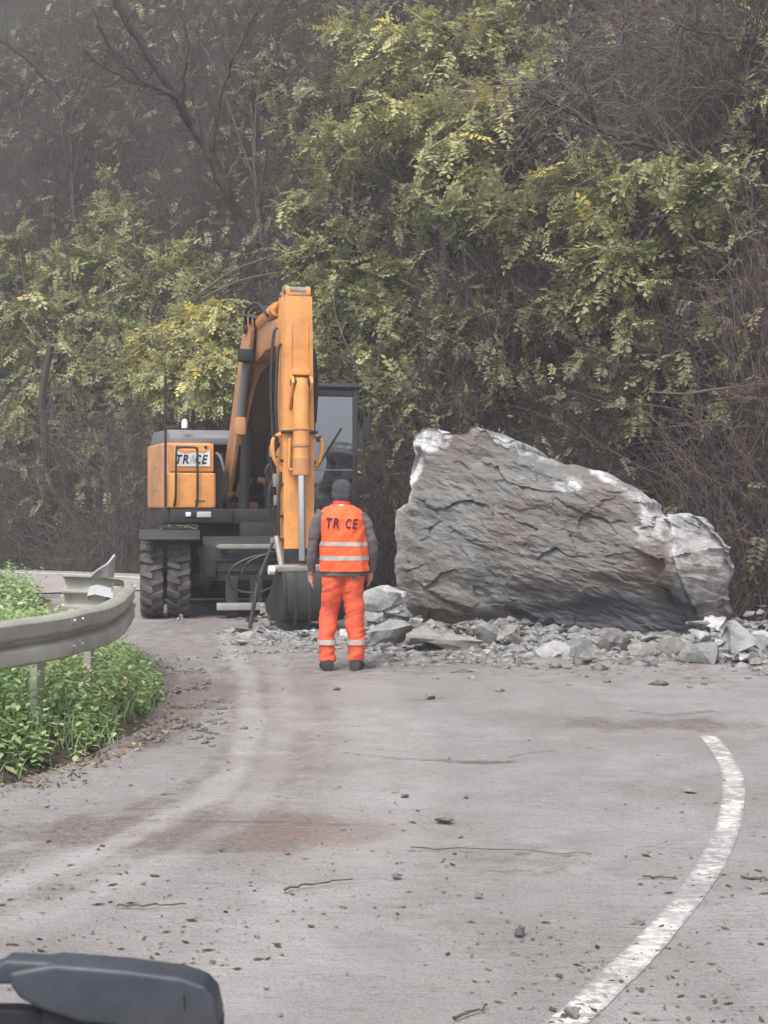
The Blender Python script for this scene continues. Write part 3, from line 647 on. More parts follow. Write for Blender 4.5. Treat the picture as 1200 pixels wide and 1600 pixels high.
def edge_pos(r, n):
    P = VEs[(VEs[:, 1] > 9.3) & (VEs[:, 1] < 16)]; k = r.integers(0, len(P)-1, n); t = r.random(n)[:, None]
    Q = P[k]*(1-t)+P[k+1]*t; off = np.abs(r.standard_normal(n))*.26; return Q[:, 0]+off-.1, Q[:, 1]+r.standard_normal(n)*.05
tag(rubble('gravel', 3200, pos_ground(edge_pos), .012, .075, M['mud_chip'], 9, .5), 'muddy gravel ridge beside the green verge', 'gravel', None, 'stuff')
tag(rubble('grit', 220, pos_ground(lambda r, n: img_pos(r.uniform(-50, 1250, n), 1050+r.random(n)**.8*580)), .006, .024, M['rock_dark'], 10, .4), 'dark grit scattered over the whole road', 'grit', None, 'stuff')
STN = [(633, 1248, 'dark pebble alone on the road below the long crack', .045), (620, 1373, 'dark pebble in the middle of the road beside the thin stick', .045), (693, 1288, 'small tan stone on the road right of the red mud', .10), (1080, 1240, 'small dark clod left of the white line', .08), (948, 1068, 'dark flat stone on the road before the debris', .09), (812, 1462, 'flat dark clod on the road left of the white line', .06), (1100, 1072, 'small grey stone on the road under the right heap', .06), (525, 1080, 'small dark clod just below the worker\'s boots', .08), (672, 1092, 'grey crumb of rock right of the worker on the road', .1), (728, 1250, 'small grey pebble right of the lone dark pebble', .03), (748, 1404, 'small pale stone in the road centre', .04), (893, 1590, 'dark clod lying on the near end of the white line', .06), (997, 1446, 'dark clod lying against the left edge of the white line', .05)]
for i, (u, v, lab, s) in enumerate(STN):
    p = gnd(u, v); me = rock_mesh('pebble', 900+i, M['rock_tan' if 'tan' in lab or 'pale' in lab else 'rock_dark'], (s, s*.8, s*.5), 14)
    tag(put_rock(me, (p.x, p.y, .008+s*.17), (1, 1, 1), i, (0, 0), 'pebble'), lab, 'stone')
STK = [([(440, 1396), (480, 1388), (520, 1383), (552, 1378)], .005, 'crooked dark stick lying left of the middle of the road'), ([(640, 1328), (780, 1333), (925, 1339)], .0035, 'long straight thin stick lying across the lane'),
       ([(180, 1420), (240, 1421), (290, 1418)], .005, 'thin straw stalk on the road near the wiper'), ([(705, 1596), (735, 1590), (762, 1578)], .006, 'short dark twig at the bottom edge of the road'), ([(1005, 1374), (1050, 1378), (1055, 1376)], .005, 'short thin twig left of the white line'), ([(1160, 1375), (1200, 1379)], .006, 'short twig right of the white line')]
for pts, r_, lab in STK:
    m = MB(); P = [gnd(u, v)+Vector((0, 0, .014)) for u, v in pts]; P = smooth_path(P, 5); jr = random.Random(len(lab)); P = [p+Vector((jr.gauss(0, .006), jr.gauss(0, .012), jr.uniform(-.003, .004))) for p in P]; m.tube(P, [r_*(1-.5*i/len(P))*jr.uniform(.75, 1.15) for i in range(len(P))], 5)
    tag(m.build('stick', M['deadwood']), lab, 'stick')
# leaf and bark crumbs pressed onto the road
def flakes(name, P, size, mat, seed, tone, up=.25, aspect=2.2):
    r = np.random.default_rng(seed); n = len(P); d = r.standard_normal((n, 3)); d[:, 2] *= up; d /= np.linalg.norm(d, axis=1, keepdims=True)
    nn = np.array([0, 0, 1.])+r.standard_normal((n, 3))*up; b = np.cross(nn, d); b /= np.linalg.norm(b, axis=1, keepdims=True)
    s = size*(.4+.6*r.random(n)+1.8*r.random(n)**7*(size < .02))[:, None]; nrm = np.cross(d, b)
    Vv = np.stack([P-d*s, P+b*s/aspect*(.5+r.random((n, 1)))+nrm*s*.03, P+d*s, P-b*s/aspect*(.5+r.random((n, 1)))+d*s*.4*(r.random((n, 1))-.5)-nrm*s*.02], 1).reshape(-1, 3)
    Ff = np.arange(4*n).reshape(-1, 4)
    return link(name, np_mesh(name, Vv, Ff, mat, False, {'tone': np.repeat(np.clip(tone+r.standard_normal(n)*.22, 0, 1), 4)}))
r = np.random.default_rng(77); u_ = r.uniform(-60, 1260, 2000); v_ = 1052+r.random(2000)**.75*590; X, Y = img_pos(u_, v_)
k = ~in_verge(X, Y); k &= fbm(np.stack([X*1.3, Y*.7, X*0], -1), 3) > -.15+.3*(r.random(len(X))-.5); P = np.stack([X, Y, road_z(X, Y)+.005], -1)[k]
tag(flakes('leaf_crumbs', P, .012, M['litter'], 5, .30, .03, 2.4), 'dark leaf and bark crumbs trodden on the road', 'leaf litter', None, 'stuff')

# ------------------------------------------------------------------ guardrail
gr = empty('guardrail', (-1.95, 10.5, 0)); tag(gr, 'bent galvanised guardrail curving round the green verge', 'guardrail')
GO = Vector((-1.95, 10.5, 0))
gp = smooth_path([(-6.2, 4.4, 0), (-4.2, 5.6, 0), (-3.0, 7.0, 0), (-2.27, 8.6, 0), (-1.97, 9.7, 0), (-1.93, 10.7, 0), (-2.02, 11.8, 0), (-2.17, 12.8, 0), (-2.32, 13.35, 0), (-2.62, 13.75, 0), (-2.95, 13.85, 0)], 10)
gp = [p+Vector((-.09*float(sstep(9, 12, p.y))+.007*float(vn(np.array([i*.31, 1., 0]))), 0, .006*float(vn(np.array([i*.23, 4., 0]))))) for i, p in enumerate(gp)]
PROF = [(.0, .31), (.03, .306), (.072, .292), (.082, .280), (.080, .205), (.068, .188), (.012, .168), (.008, .155), (.012, .142), (.068, .122), (.080, .105), (.082, .030), (.072, .018), (.03, .004), (.0, .0)]
ZB = .555
PROF = [(a, b*.93) for a, b in PROF]
def beam(path, z0, mat, name, inset=0., twist=None):
    Vv = []; n = len(path); k = len(PROF)
    for lay in (0, 1):
        for i, p in enumerate(path):
            t = (path[min(i+1, n-1)]-path[max(i-1, 0)]).normalized(); nr = Vector((t.y, -t.x, 0))
            for (o, z) in PROF:
                q = p+nr*(o-.004*lay+inset); Vv.append((q.x-GO.x, q.y-GO.y, (z0+p.z)+z))
    F_ = []
    for i in range(n-1):
        for j in range(k-1):
            a = i*k+j; b = a+k; F_.append((a, b, b+1, a+1)); c_ = a+n*k; d = b+n*k; F_.append((c_, c_+1, d+1, d))
    for i in range(n-1):
        for j in (0, k-1):
            a = i*k+j; b = a+k; F_.append((a, a+n*k, b+n*k, b))
    for i in (0, n-1):
        for j in range(k-1): a = i*k+j; F_.append((a, a+1, a+1+n*k, a+n*k))
    me = np_mesh(name, Vv, F_, mat, True); me.set_sharp_from_angle(angle=R(40)); return link(name, me, gr)
beam(gp[:38], ZB, M['zinc'], 'beam'); beam(gp[36:74], ZB, M['zinc'], 'beam', .006); beam(gp[72:], ZB, M['zinc'], 'beam')
def gpost(x, y, rz, top=.82, lean=0, name='post'):
    m = MB(); 
    for b in ((-.05, .05, -.003, .003), (-.05, -.044, -.003, .05), (.044, .05, -.003, .05)):
        m.box(b[0], b[1], b[2], b[3], -.4, top)
    rot = Matrix.Rotation(rz, 3, 'Z')@Matrix.Rotation(lean, 3, 'X')
    m.xf = lambda V: V@np.array(rot).T+np.array([x-GO.x, y-GO.y, 0]); return m.build(name, M['zinc'], gr)
for i in (18, 35, 45, 84): 
    p = gp[i]; t = (gp[i+1]-gp[i-1]).normalized(); gpost(p.x-t.y*.07, p.y+t.x*.07, math.atan2(t.y, t.x), .8, .0 if i < 60 else .15)
# bolts at the lap joints
for i in (37, 73):
    p = gp[i]; t = (gp[i+1]-gp[i-1]).normalized(); nr = Vector((t.y, -t.x, 0))
    for dt in (-.07, .07):
        for dz in (.235, .075):
            c0 = p+t*dt+nr*.085-GO; m = MB(); m.tube([(c0.x, c0.y, ZB+dz), (c0.x+nr.x*.018, c0.y+nr.y*.018, ZB+dz)], .016, 6); m.build('bolt', M['zinc_new'], gr)
# torn end: crumpled plate and a strip bent upward
def strip(path, w0, up, mat, name, th=.006):
    m = MB(); rg = []
    for p, uvec in zip(path, up):
        p = Vector(p)-GO; uvec = Vector(uvec)*w0; 
        t = Vector((0, 1, 0)); rg.append([p-uvec/2, p+uvec/2, p+uvec/2+t*th, p-uvec/2+t*th])
    m.rings(rg); return m.build(name, mat, gr, bevel=0)
e0 = at(140, 903, 13.95)
tp = smooth_path([at(139, 905, 13.85), at(146, 897, 13.95), at(158, 888, 14.05), at(168, 882, 14.1), at(179, 868, 14.2)], 4)
m = MB(); m.tube([p-GO for p in tp], [.016]*len(tp), 6); m.build('torn_edge', M['zinc_new'], gr, smooth=True)
n_ = len(tp); strip([p+Vector((0, .02, -.10)) for p in tp], .2, [(0.05, 0.25, 1)]*n_, M['zinc'], 'torn_beam')
pp = [at(138, 924, 13.55), at(150, 921, 13.55), at(166, 925, 13.5), at(180, 928, 13.45)]
strip(pp, .13, [(0, .8, .62)]*4, M['zinc_new'], 'crumpled_plate', .05)
m = MB(); c0 = at(186, 926, 13.4)-GO; m.box(c0.x-.05, c0.x+.05, c0.y-.04, c0.y+.04, c0.z-.12, c0.z+.06); m.build('spacer_block', M['zinc'], gr, bevel=.008)

# ------------------------------------------------------------------ excavator
PX, PY = -2.03, 21.0
ex = empty('wheeled_excavator', (PX, PY, 0)); tag(ex, 'orange wheeled excavator with its boom folded and bucket lowered', 'excavator')
YU, YL = R(17), R(8)
RU, RL = Rz(YU), Rz(YL)
xu = lambda V: V@RU.T
xl = lambda V: V@RL.T
U = lambda: MB(xu)
Lo = lambda: MB(xl)
# --- undercarriage
m = Lo(); m.prism([(-1.55, .62), (-1.55, .98), (-1.35, 1.08), (1.35, 1.08), (1.55, .98), (1.55, .62), (1.2, .5), (-1.2, .5)], -.58, .58); m.build('chassis', M['dark'], ex, bevel=.02)
m = Lo(); m.box(-.62, .62, -1.585, -1.555, .5, .97); m.build('front_plate', M['dark'], ex, bevel=.01)
for yy in (-1.3, 1.35):
    m = Lo(); m.tube([(-1.35, yy, .53), (-.45, yy, .53)], .12, 12); m.tube([(.45, yy, .53), (1.35, yy, .53)], .12, 12); m.lathe([(-.3, .1), (-.22, .24), (.22, .24), (.3, .1)], 14, 'x', (0, yy, .53)); m.build('axle', M['dark'], ex, smooth=True)
def make_wheel():
    e = MB(); Rr, w = .535, .29
    e.lathe([(-.10, .30), (-.145, .33), (-.15, .42), (-.135, .455), (-.10, .472), (.10, .472), (.135, .455), (.15, .42), (.145, .33), (.10, .30)], 40)
    for k in range(17):
        for sd in (-1, 1):
            a = 2*math.pi*(k+(.5 if sd > 0 else 0))/17
            V = []
            for (x, da, rr) in ((-.012, .13, .465), (-.012, -.03, .465), (.152, -.15, .44), (.152, .04, .44), (-.012, .105, Rr), (-.012, -.005, Rr), (.147, -.115, Rr-.03), (.147, .01, Rr-.03)):
                aa = a+da; V.append((x*sd, rr*math.cos(aa), rr*math.sin(aa)))
            e.add(V, [(0,1,2,3),(4,7,6,5),(0,4,5,1),(1,5,6,2),(2,6,7,3),(3,7,4,0)])
    wh = e.build('wheel', M['tyre'], ex, smooth=True)
    r_ = MB(); r_.lathe([(-.09, .31), (-.1, .26), (-.06, .24), (-.05, .12), (-.09, .11), (-.09, .0), (.09, 0), (.09, .11), (.05, .12), (.06, .24), (.1, .26), (.09, .31)], 28)
    for k in range(8):
        a = k*math.pi/4
        for sd in (-1, 1): r_.tube([(.05*sd, .17*math.cos(a), .17*math.sin(a)), (.085*sd, .17*math.cos(a), .17*math.sin(a))], .016, 6)
    r_.build('rim', M['rim'], wh, smooth=True); return wh
wh0 = make_wheel(); first = True
for yy in (-1.3, 1.35):
    for xx in (-1.24, -.89, .89, 1.24):
        o = wh0 if first else copy_tree(wh0, ex); first = False
        q = RL@np.array([xx, yy, .53]); o.location = q; o.rotation_euler = (random.uniform(0, 6), 0, 0)
        o.rotation_mode = 'ZYX'; o.rotation_euler = (random.uniform(0, 6), 0, YL); o.rotation_mode = 'XYZ'
        o.rotation_euler = (Matrix.Rotation(YL, 3, 'Z')@Matrix.Rotation(random.uniform(0, 6), 3, 'X')).to_euler()
for sd in (-1, 1):
    m = Lo(); x0, x1 = sorted((sd*.62, sd*1.40)); m.prism([(-1.98, 1.06), (-1.78, 1.17), (-.8, 1.17), (-.62, 1.08), (-.62, 1.05), (-.82, 1.14), (-1.77, 1.14), (-1.96, 1.04)], x0, x1); m.build('mudguard', M['black'], ex, bevel=.008)
    m = Lo(); x0, x1 = sorted((sd*.6, sd*1.2)); m.box(x0, x1, -.55, .6, .5, 1.05); m.build('step_box', M['dark'], ex, bevel=.02)
m = Lo(); m.prism([(-.42, .955), (-.36, .985), (.38, .985), (.45, .955), (.38, .925), (-.36, .925)], -1.70, -1.64, 'y'); m.build('step_bar', M['pale_steel'], ex, bevel=.008)
for x_ in (-.33, .35):
    m = Lo(); m.box(x_-.03, x_+.03, -1.66, -1.57, .92, .975); m.build('bracket', M['dark'], ex, bevel=.005)
m = Lo(); m.box(-.40, .50, -1.72, -1.60, .12, .215); m.build('step_bar', M['zinc_new'], ex, bevel=.01)
for x_ in (-.2, .12):
    m = Lo(); m.box(x_-.08, x_+.08, -1.64, -1.50, .02, .56); m.build('leg', M['dark'], ex, bevel=.01)
m = Lo(); m.prism([(-.66, .90), (-.52, .96), (-.40, .70), (-.42, .56), (-.52, .56), (-.58, .72)], -1.68, -1.60, 'y'); m.build('bracket', M['dark'], ex, bevel=.01)
for z_ in (.62, .76):
    m = Lo(); m.box(-.5, .5, -1.61, -1.585, z_, z_+.025); m.build('rib', M['dark'], ex, bevel=.004)
for hp in ([(.35, -1.7, .85), (.1, -1.76, .83), (-.18, -1.78, .70), (-.25, -1.76, .52), (-.12, -1.75, .38), (.15, -1.78, .36), (.42, -1.78, .47)], [(.5, -1.7, .9), (.28, -1.8, .87), (.02, -1.82, .76), (-.08, -1.8, .6)]):
    m = Lo(); m.tube(smooth_path(hp, 6), .017, 7); m.build('hose', M['rubber'], ex, smooth=True)
m = Lo(); m.prism([(2.05, .03), (2.0, .4), (2.05, .92), (2.12, .92), (2.08, .4), (2.13, .03)], -1.25, 1.25); m.build('added_rear_blade', M['dark'], ex, bevel=.01)  # added rear blade; blocks bright ground behind so the underside reads dark
m = Lo(); m.box(-.5, .5, -.9, .9, .30, .52); m.build('belly_guard', M['dark'], ex, bevel=.02)
m = Lo(); m.lathe([(1.08, .62), (1.22, .62), (1.22, .68), (1.27, .68)], 32, 'z'); m.build('turntable', M['dark'], ex, smooth=True)
# --- upper structure
m = U(); m.prism([(-1.29, -1.1), (1.38, -1.1), (1.38, 1.1), (1.0, 1.9), (-.9, 1.9), (-1.22, 1.1)], 1.24, 1.45, 'z'); m.build('platform', M['black'], ex, bevel=.03)
m = U(); m.box(-1.20, -.35, -1.18, -1.10, 1.26, 1.45); bmp_ = m.build('bumper', M['black'], ex, bevel=.02)
m = U(); m.box(-.97, -.80, -1.20, -1.18, 1.34, 1.42); m.build('lamp_recess', M['dark'], bmp_, bevel=.004)
m = U(); m.box(-1.0, -.93, -1.21, -1.185, 1.345, 1.405); m.build('lamp', M['lamp'], bmp_, bevel=.006)
m = U(); m.box(-.85, -.66, -1.21, -1.185, 1.335, 1.41); m.build('plate', M['palegrey'], bmp_, bevel=.006)
m = U(); m.box(-.25, .35, -1.12, -1.02, 1.0, 1.26); m.build('frame_nose', M['dark'], ex, bevel=.02)
# tool box right of the operator
def rbox(mm, x0, x1, y0, y1, z0, z1, r, n=5, cor=(1, 1, 1, 1)):
    pts = []
    for (cx, cy, a0, k) in ((x0, y0, 180, 0), (x1, y0, 270, 1), (x1, y1, 0, 2), (x0, y1, 90, 3)):
        rr = r*cor[k]; cxx = cx+(rr if cx == x0 else -rr); cyy = cy+(rr if cy == y0 else -rr)
        for i in range(n+1):
            a = R(a0+90*i/n); pts.append((cxx+rr*math.cos(a), cyy+rr*math.sin(a)))
    mm.prism(pts, z0, z1, 'z')
tb = U(); rbox(tb, -1.29, -.62, -1.10, .55, 1.45, 2.33, .16, 6, (1.3, .4, .4, 1.3)); tbo = tb.build('tool_box', M['orange_dull'], ex, bevel=.035, seg=3)
m = U(); m.box(-1.20, -.61, -1.135, -1.085, 1.945, 2.315); dr = m.build('tool_box_door', M['orange'], tbo, bevel=.018, seg=3)
m = U(); rbox(m, -1.25, -.585, -1.19, -1.0, 1.455, 1.925, .05); m.build('lower_panel', M['orange'], tbo, bevel=.03, seg=3)
m = U(); m.box(-.88, -.74, -1.196, -1.185, 1.545, 1.557); m.build('slot', M['black'], tbo)
for x_ in (-1.1, -.72):
    m = U(); m.tube([(x_, -1.15, 2.27), (x_, -1.13, 2.27)], .022, 8); m.build('latch', M['dark'], tbo)
for z_ in (1.72, 2.02):
    m = U(); m.tube([(-1.30, -.45, z_), (-1.285, -.45, z_)], .04, 10); m.build('cap', M['pale_steel'], tbo)
sg = U(); sg.box(-1.135, -.665, -1.146, -1.139, 2.015, 2.235); sgo = sg.build('name_board', M['white'], tbo)
m = U(); m.add([(-1.13, -1.149, 2.232), (-1.0, -1.149, 2.185), (-.86, -1.149, 2.21), (-.74, -1.149, 2.19), (-.67, -1.149, 2.232)], [(0, 1, 2, 3, 4)]); m.build('swoosh', M['orange'], sgo)
def text_mesh(body, size, shear=0., bold=.0, extrude=.001):
    cu = bpy.data.curves.new('lettering', 'FONT'); cu.body = body; cu.size = size; cu.shear = shear; cu.offset = bold; cu.extrude = extrude; cu.resolution_u = 3
    o = bpy.data.objects.new('lettering', cu); col.objects.link(o); bpy.context.view_layer.update()
    me = bpy.data.meshes.new_from_object(o.evaluated_get(bpy.context.evaluated_depsgraph_get())); bpy.data.objects.remove(o)
    co = np.zeros(len(me.vertices)*3, np.float32); me.vertices.foreach_get('co', co); return me, co.reshape(-1, 3)
def letters(chars, x0, width, z0, height, y, mats, xf, parent, shear=.22, bold=.034):
    n = len(chars); cw = width/n
    for i, ch in enumerate(chars):
        if ch == ' ': continue
        me, co = text_mesh(ch, 1, shear, bold)
        mn, mx = co.min(0), co.max(0); q = np.zeros_like(co)
        q[:, 0] = x0+i*cw+(co[:, 0]-mn[0])/(mx[0]-mn[0])*cw*.98; q[:, 2] = z0+(co[:, 1]-mn[1])/(mx[1]-mn[1])*height
        q[:, 1] = y-(co[:, 2]-mn[2])
        q = xf(q); me.vertices.foreach_set('co', np.ascontiguousarray(q, np.float32).ravel()); me.update()
        me.materials.clear(); me.materials.append(mats[i]); link('letter', me, parent)
letters('TRACE', -1.12, .43, 2.045, .125, -1.1475, [M['navy'], M['navy'], M['palegrey'], M['navy'], M['navy']], xu, sgo)
m = U(); m.tube(smooth_path([(-1.27, -1.20, 1.47), (-1.27, -1.21, 2.3), (-1.27, -1.2, 3.12), (-1.25, -1.2, 3.19), (-1.06, -1.2, 3.17)], 6), .018, 8); m.build('handrail', M['dark'], ex, smooth=True)
lp_ = [(-1.16, -1.16, 1.47), (-1.14, -1.235, 1.60), (-1.13, -1.235, 2.2), (-1.10, -1.235, 2.255), (-1.04, -1.235, 2.265), (-.92, -1.235, 2.265), (-.87, -1.235, 2.255), (-.85, -1.235, 2.2), (-.85, -1.235, 1.6), (-.86, -1.16, 1.47)]
m = U(); m.tube(smooth_path(lp_, 5), .016, 8); m.build('handrail', M['black'], ex, smooth=True)
# engine hood, counterweight, lights
m = U(); rbox(m, -.98, .25, .58, 1.75, 1.45, 2.42, .08); m.build('engine_hood', M['orange_dull'], ex, bevel=.03)
m = U(); m.prism([(-.2, 2.34), (-.2, 2.44), (.1, 2.56), (1.5, 2.58), (1.7, 2.46), (1.7, 2.34)], -1.05, .2); m.build('hood_cover', M['grey'], ex, bevel=.02)
m = U(); m.tube([(-.72, .5, 2.56), (-.72, .5, 2.80)], .05, 12); m.build('exhaust', M['dark'], ex, smooth=True)
m = U(); m.lathe([(2.57, .045), (2.65, .045), (2.69, .03), (2.70, .0)], 12, 'z', (-.85, -.2, 0)); m.build('beacon', M['lamp'], ex, smooth=True)
m = U(); rbox(m, -.92, 1.30, 1.55, 2.1, 1.2, 2.35, .3, 8); m.build('counterweight', M['orange_dull'], ex, bevel=.04)
m = U(); m.box(-.58, -.46, -1.0, .4, 1.45, 2.2); m.build('valve_block', M['dark'], ex, bevel=.01)
for i in range(3):
    m = U(); m.tube(smooth_path([(-.55+.03*i, -.98, 2.2-.05*i), (-.50+.03*i, -1.1, 2.1-.1*i), (-.44, -1.08, 1.8-.1*i), (-.46, -.95, 1.5)], 5), .02, 7); m.build('hose', M['rubber' if i else 'grey'], ex, smooth=True)
# --- cab
cx0, cx1, cy0, cy1, cz0, cz1 = .36, 1.38, -1.22, .62, 1.42, 3.15
cab = U(); cab.box(cx0, cx1, cy0+.02, cy1, cz0, cz0+.12); cabo = cab.build('cab', M['cabframe'], ex, bevel=.02)
m = U(); m.prism([(cy0+.02, cz1-.10), (cy0-.05, cz1-.03), (cy0+.05, cz1+.02), (cy1-.1, cz1+.02), (cy1, cz1-.1)], cx0-.01, cx1+.01); m.build('roof', M['cabframe'], cabo, bevel=.025, seg=3)
for (x0, x1) in ((cx0, cx0+.07), (cx1-.075, cx1)):
    m = U(); m.box(x0, x1, cy0, cy0+.09, cz0+.05, cz1-.06); m.build('pillar', M['cabframe'], cabo, bevel=.02)
    m = U(); m.box(x0, x1, cy1-.12, cy1, cz0+.05, cz1-.06); m.build('pillar', M['cabframe'], cabo, bevel=.02)
m = U(); m.box(cx0+.07, cx1-.075, cy0+.005, cy0+.07, cz1-.17, cz1-.08); m.build('windscreen_frame', M['cabframe'], cabo, bevel=.01)
m = U(); m.box(cx0+.07, cx1-.075, cy0, cy0+.04, 1.965, 1.985); m.build('windscreen_rail', M['grey'], cabo, bevel=.004)
m = U(); m.box(cx0+.065, cx1-.07, cy0+.025, cy0+.033, 1.985, cz1-.165); m.build('windscreen', M['glass'], cabo)
m = U(); m.box(cx0+.065, cx1-.07, cy0+.025, cy0+.033, cz0+.12, 1.965); m.build('lower_windscreen', M['glass'], cabo)
for sx in (cx0+.01, cx1-.02):
    m = U(); m.box(sx, sx+.008, cy0+.09, cy1-.12, 2.0, cz1-.12); m.build('side_window', M['glass'], cabo)
    m = U(); m.box(sx-.004, sx+.016, cy0+.09, cy1-.12, cz0+.1, 1.998); m.build('door_panel', M['cabframe'], cabo, bevel=.004)
m = U(); m.box(cx0+.08, cx1-.08, cy1-.06, cy1-.03, cz0+.1, cz1-.12); m.build('rear_panel', M['black'], cabo)
m = U(); rbox(m, .62, 1.12, -.45, .05, 1.75, 1.9, .06); rbox(m, .63, 1.11, .0, .15, 1.9, 2.62, .06); m.build('seat', M['seat'], cabo, bevel=.03)
m = U(); m.box(.5, .62, -.75, -.1, 1.5, 2.0); m.box(1.12, 1.24, -.75, -.1, 1.5, 2.0); m.box(.72, 1.02, -1.0, -.85, 1.5, 2.12); m.build('console', M['black'], cabo, bevel=.02)
m = U(); m.tube([(.87+.17*math.cos(a), -.86+.06*math.sin(a), 2.16+.10*math.sin(a)) for a in np.linspace(0, 6.283, 20)], .014, 6); m.build('steering_wheel', M['rubber'], cabo, smooth=True)
m = U(); m.box(.50, .80, cy0+.06, cy0+.10, 1.60, 1.80); m.build('panel_box', M['grey'], cabo, bevel=.01)
m = U(); m.tube([(.80, cy0-.012, 2.0), (1.15, cy0-.012, 2.55)], .008, 5); m.build('wiper', M['rubber'], cabo)
m = U(); m.tube(smooth_path([(cx1-.02, cy0+.02, 2.2), (cx1+.07, cy0-.02, 2.25), (cx1+.08, cy0-.04, 2.75), (cx1-.01, cy0+.02, 2.85)], 5), .013, 7); mr = m.build('mirror_arm', M['black'], cabo, smooth=True)
m = U(); rbox(m, cx1+.05, cx1+.17, cy0-.08, cy0-.03, 2.38, 2.70, .02); m.build('mirror', M['black'], mr, bevel=.01)
m = U(); m.box(.80, .95, cy0+.036, cy0+.042, cz1-.235, cz1-.20); m.build('sticker', M['white'], cabo)
m = U(); m.box(.55, .78, -1.14, -1.09, 1.28, 1.40); m.build('lamp', M['lamp'], ex, bevel=.01)
# --- base boom: two webs, belly plate set in between, closing plate at the top
def bw(z): return float(np.interp(z, [1.5, 3.85], [.37, .255]))
webp = [(-.40, 1.50), (-.72, 1.45), (-1.0, 1.9), (-1.45, 2.8), (-1.78, 3.45), (-1.86, 3.78), (-1.70, 3.98), (-1.42, 3.95), (-1.15, 3.45), (-.75, 2.6), (-.36, 1.75)]
def web(sd):
    mm = U(); n = len(webp); Vv = []
    for k in (0, 1):
        for (y, z) in webp: Vv.append((sd*(bw(z)-(.055 if k else 0)), y, z))
    mm.add(Vv, [tuple(range(n))[::-1], tuple(range(n, 2*n))]+[(i, (i+1) % n, n+(i+1) % n, n+i) for i in range(n)]); return mm
bb = web(-1).build('boom', M['boom_web'], ex, bevel=.012)
m9 = None; web(1).build('web_plate', M['boom_brown'], bb, bevel=.012)
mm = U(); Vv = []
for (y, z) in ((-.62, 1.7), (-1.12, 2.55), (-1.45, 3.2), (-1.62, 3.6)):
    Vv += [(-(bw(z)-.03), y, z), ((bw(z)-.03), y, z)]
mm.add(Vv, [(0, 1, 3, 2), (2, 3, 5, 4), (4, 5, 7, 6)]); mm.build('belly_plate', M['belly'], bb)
mm = U(); pts2 = [(-.9, 0), (-.72, .12), (-.55, .30), (-.25, .40), (.3, .40), (.95, .40)]
Vv = []; Ft = []
top = [(-1, 0), (1, 0)]
def bfront(z): return float(np.interp(z, [1.45, 1.9, 2.8, 3.45, 3.78, 3.98], [-.72, -1.0, -1.45, -1.78, -1.86, -1.72]))
outl = [(-.98, 3.95), (.98, 3.95), (.98, 3.52), (.55, 3.40), (.05, 3.34), (-.30, 3.24), (-.50, 3.05), (-.60, 2.75), (-.66, 2.3), (-.98, 2.3)]
zz = [(x*bw(z), bfront(z)-.012, z) for x, z in outl]; zz2 = [(a, b+.02, c_) for a, b, c_ in zz]; n = len(zz)
mm.add(zz+zz2, [(0, 1, 2, 3, 4, 5, 6, 7, 8, 9), tuple(range(n, 2*n))[::-1]]+[(i, (i+1) % n, n+(i+1) % n, n+i) for i in range(n)])
bm_plate = mm.build('closing_plate', M['boom_brown'], bb)
mm = U(); mm.add([(-.10, -1.815, 3.66), (-.04, -1.815, 3.66), (-.04, -1.78, 3.42), (-.10, -1.78, 3.42)], [(0, 1, 2, 3)]); Vs = np.array(mm.v)
mm.v = [(x, bfront(z)-.022, z) for (x, y, z) in mm.v]; mm.build('sticker', M['white'], bb)
mm = U()
for sd in (-1, 1): mm.tube(smooth_path([(sd*.20, -.75, 1.62), (sd*.17, -.86, 1.80), (sd*.05, -.84, 1.84)], 4), .045, 8)
mm.build('foot_lug', M['orange_dull'], bb, smooth=True)
mm = U(); mm.tube([(-.46, -.62, 1.62), (.46, -.62, 1.62)], .085, 14); mm.build('foot_pin', M['dark'], bb, smooth=True)
mm = U(); mm.tube([(-.42, -.72, 1.55), (-.30, -.82, 1.68)], .06, 10); mm.tube([(.42, -.72, 1.55), (.30, -.82, 1.68)], .06, 10); mm.build('lift_cylinder_eye', M['orange_dull'], bb, smooth=True)
for sd in (-1, 1):
    mm = U(); mm.tube([(sd*.18, -1.0, 1.35), (sd*.18, -1.25, 2.5)], .075, 12); lc = mm.build('lift_cylinder', M['dark'], ex, smooth=True)
    mm = U(); mm.tube([(sd*.18, -1.25, 2.5), (sd*.18, -1.38, 3.0)], .04, 10); mm.build('rod', M['steel'], lc, smooth=True)
# boom adjusting cylinder on the left
mm = U(); mm.tube([(-.335, -1.55, 2.66), (-.31, -1.83, 3.36)], .055, 12); ac = mm.build('adjusting_cylinder', M['grey'], ex, smooth=True)
mm = U(); mm.box(-.42, -.24, -1.98, -1.78, 3.36, 3.52); mm.build('cylinder_head', M['black'], ac, bevel=.02)
mm = U(); mm.box(-.40, -.27, -1.62, -1.46, 2.42, 2.66); mm.build('cylinder_eye', M['orange_dull'], ac, bevel=.03)
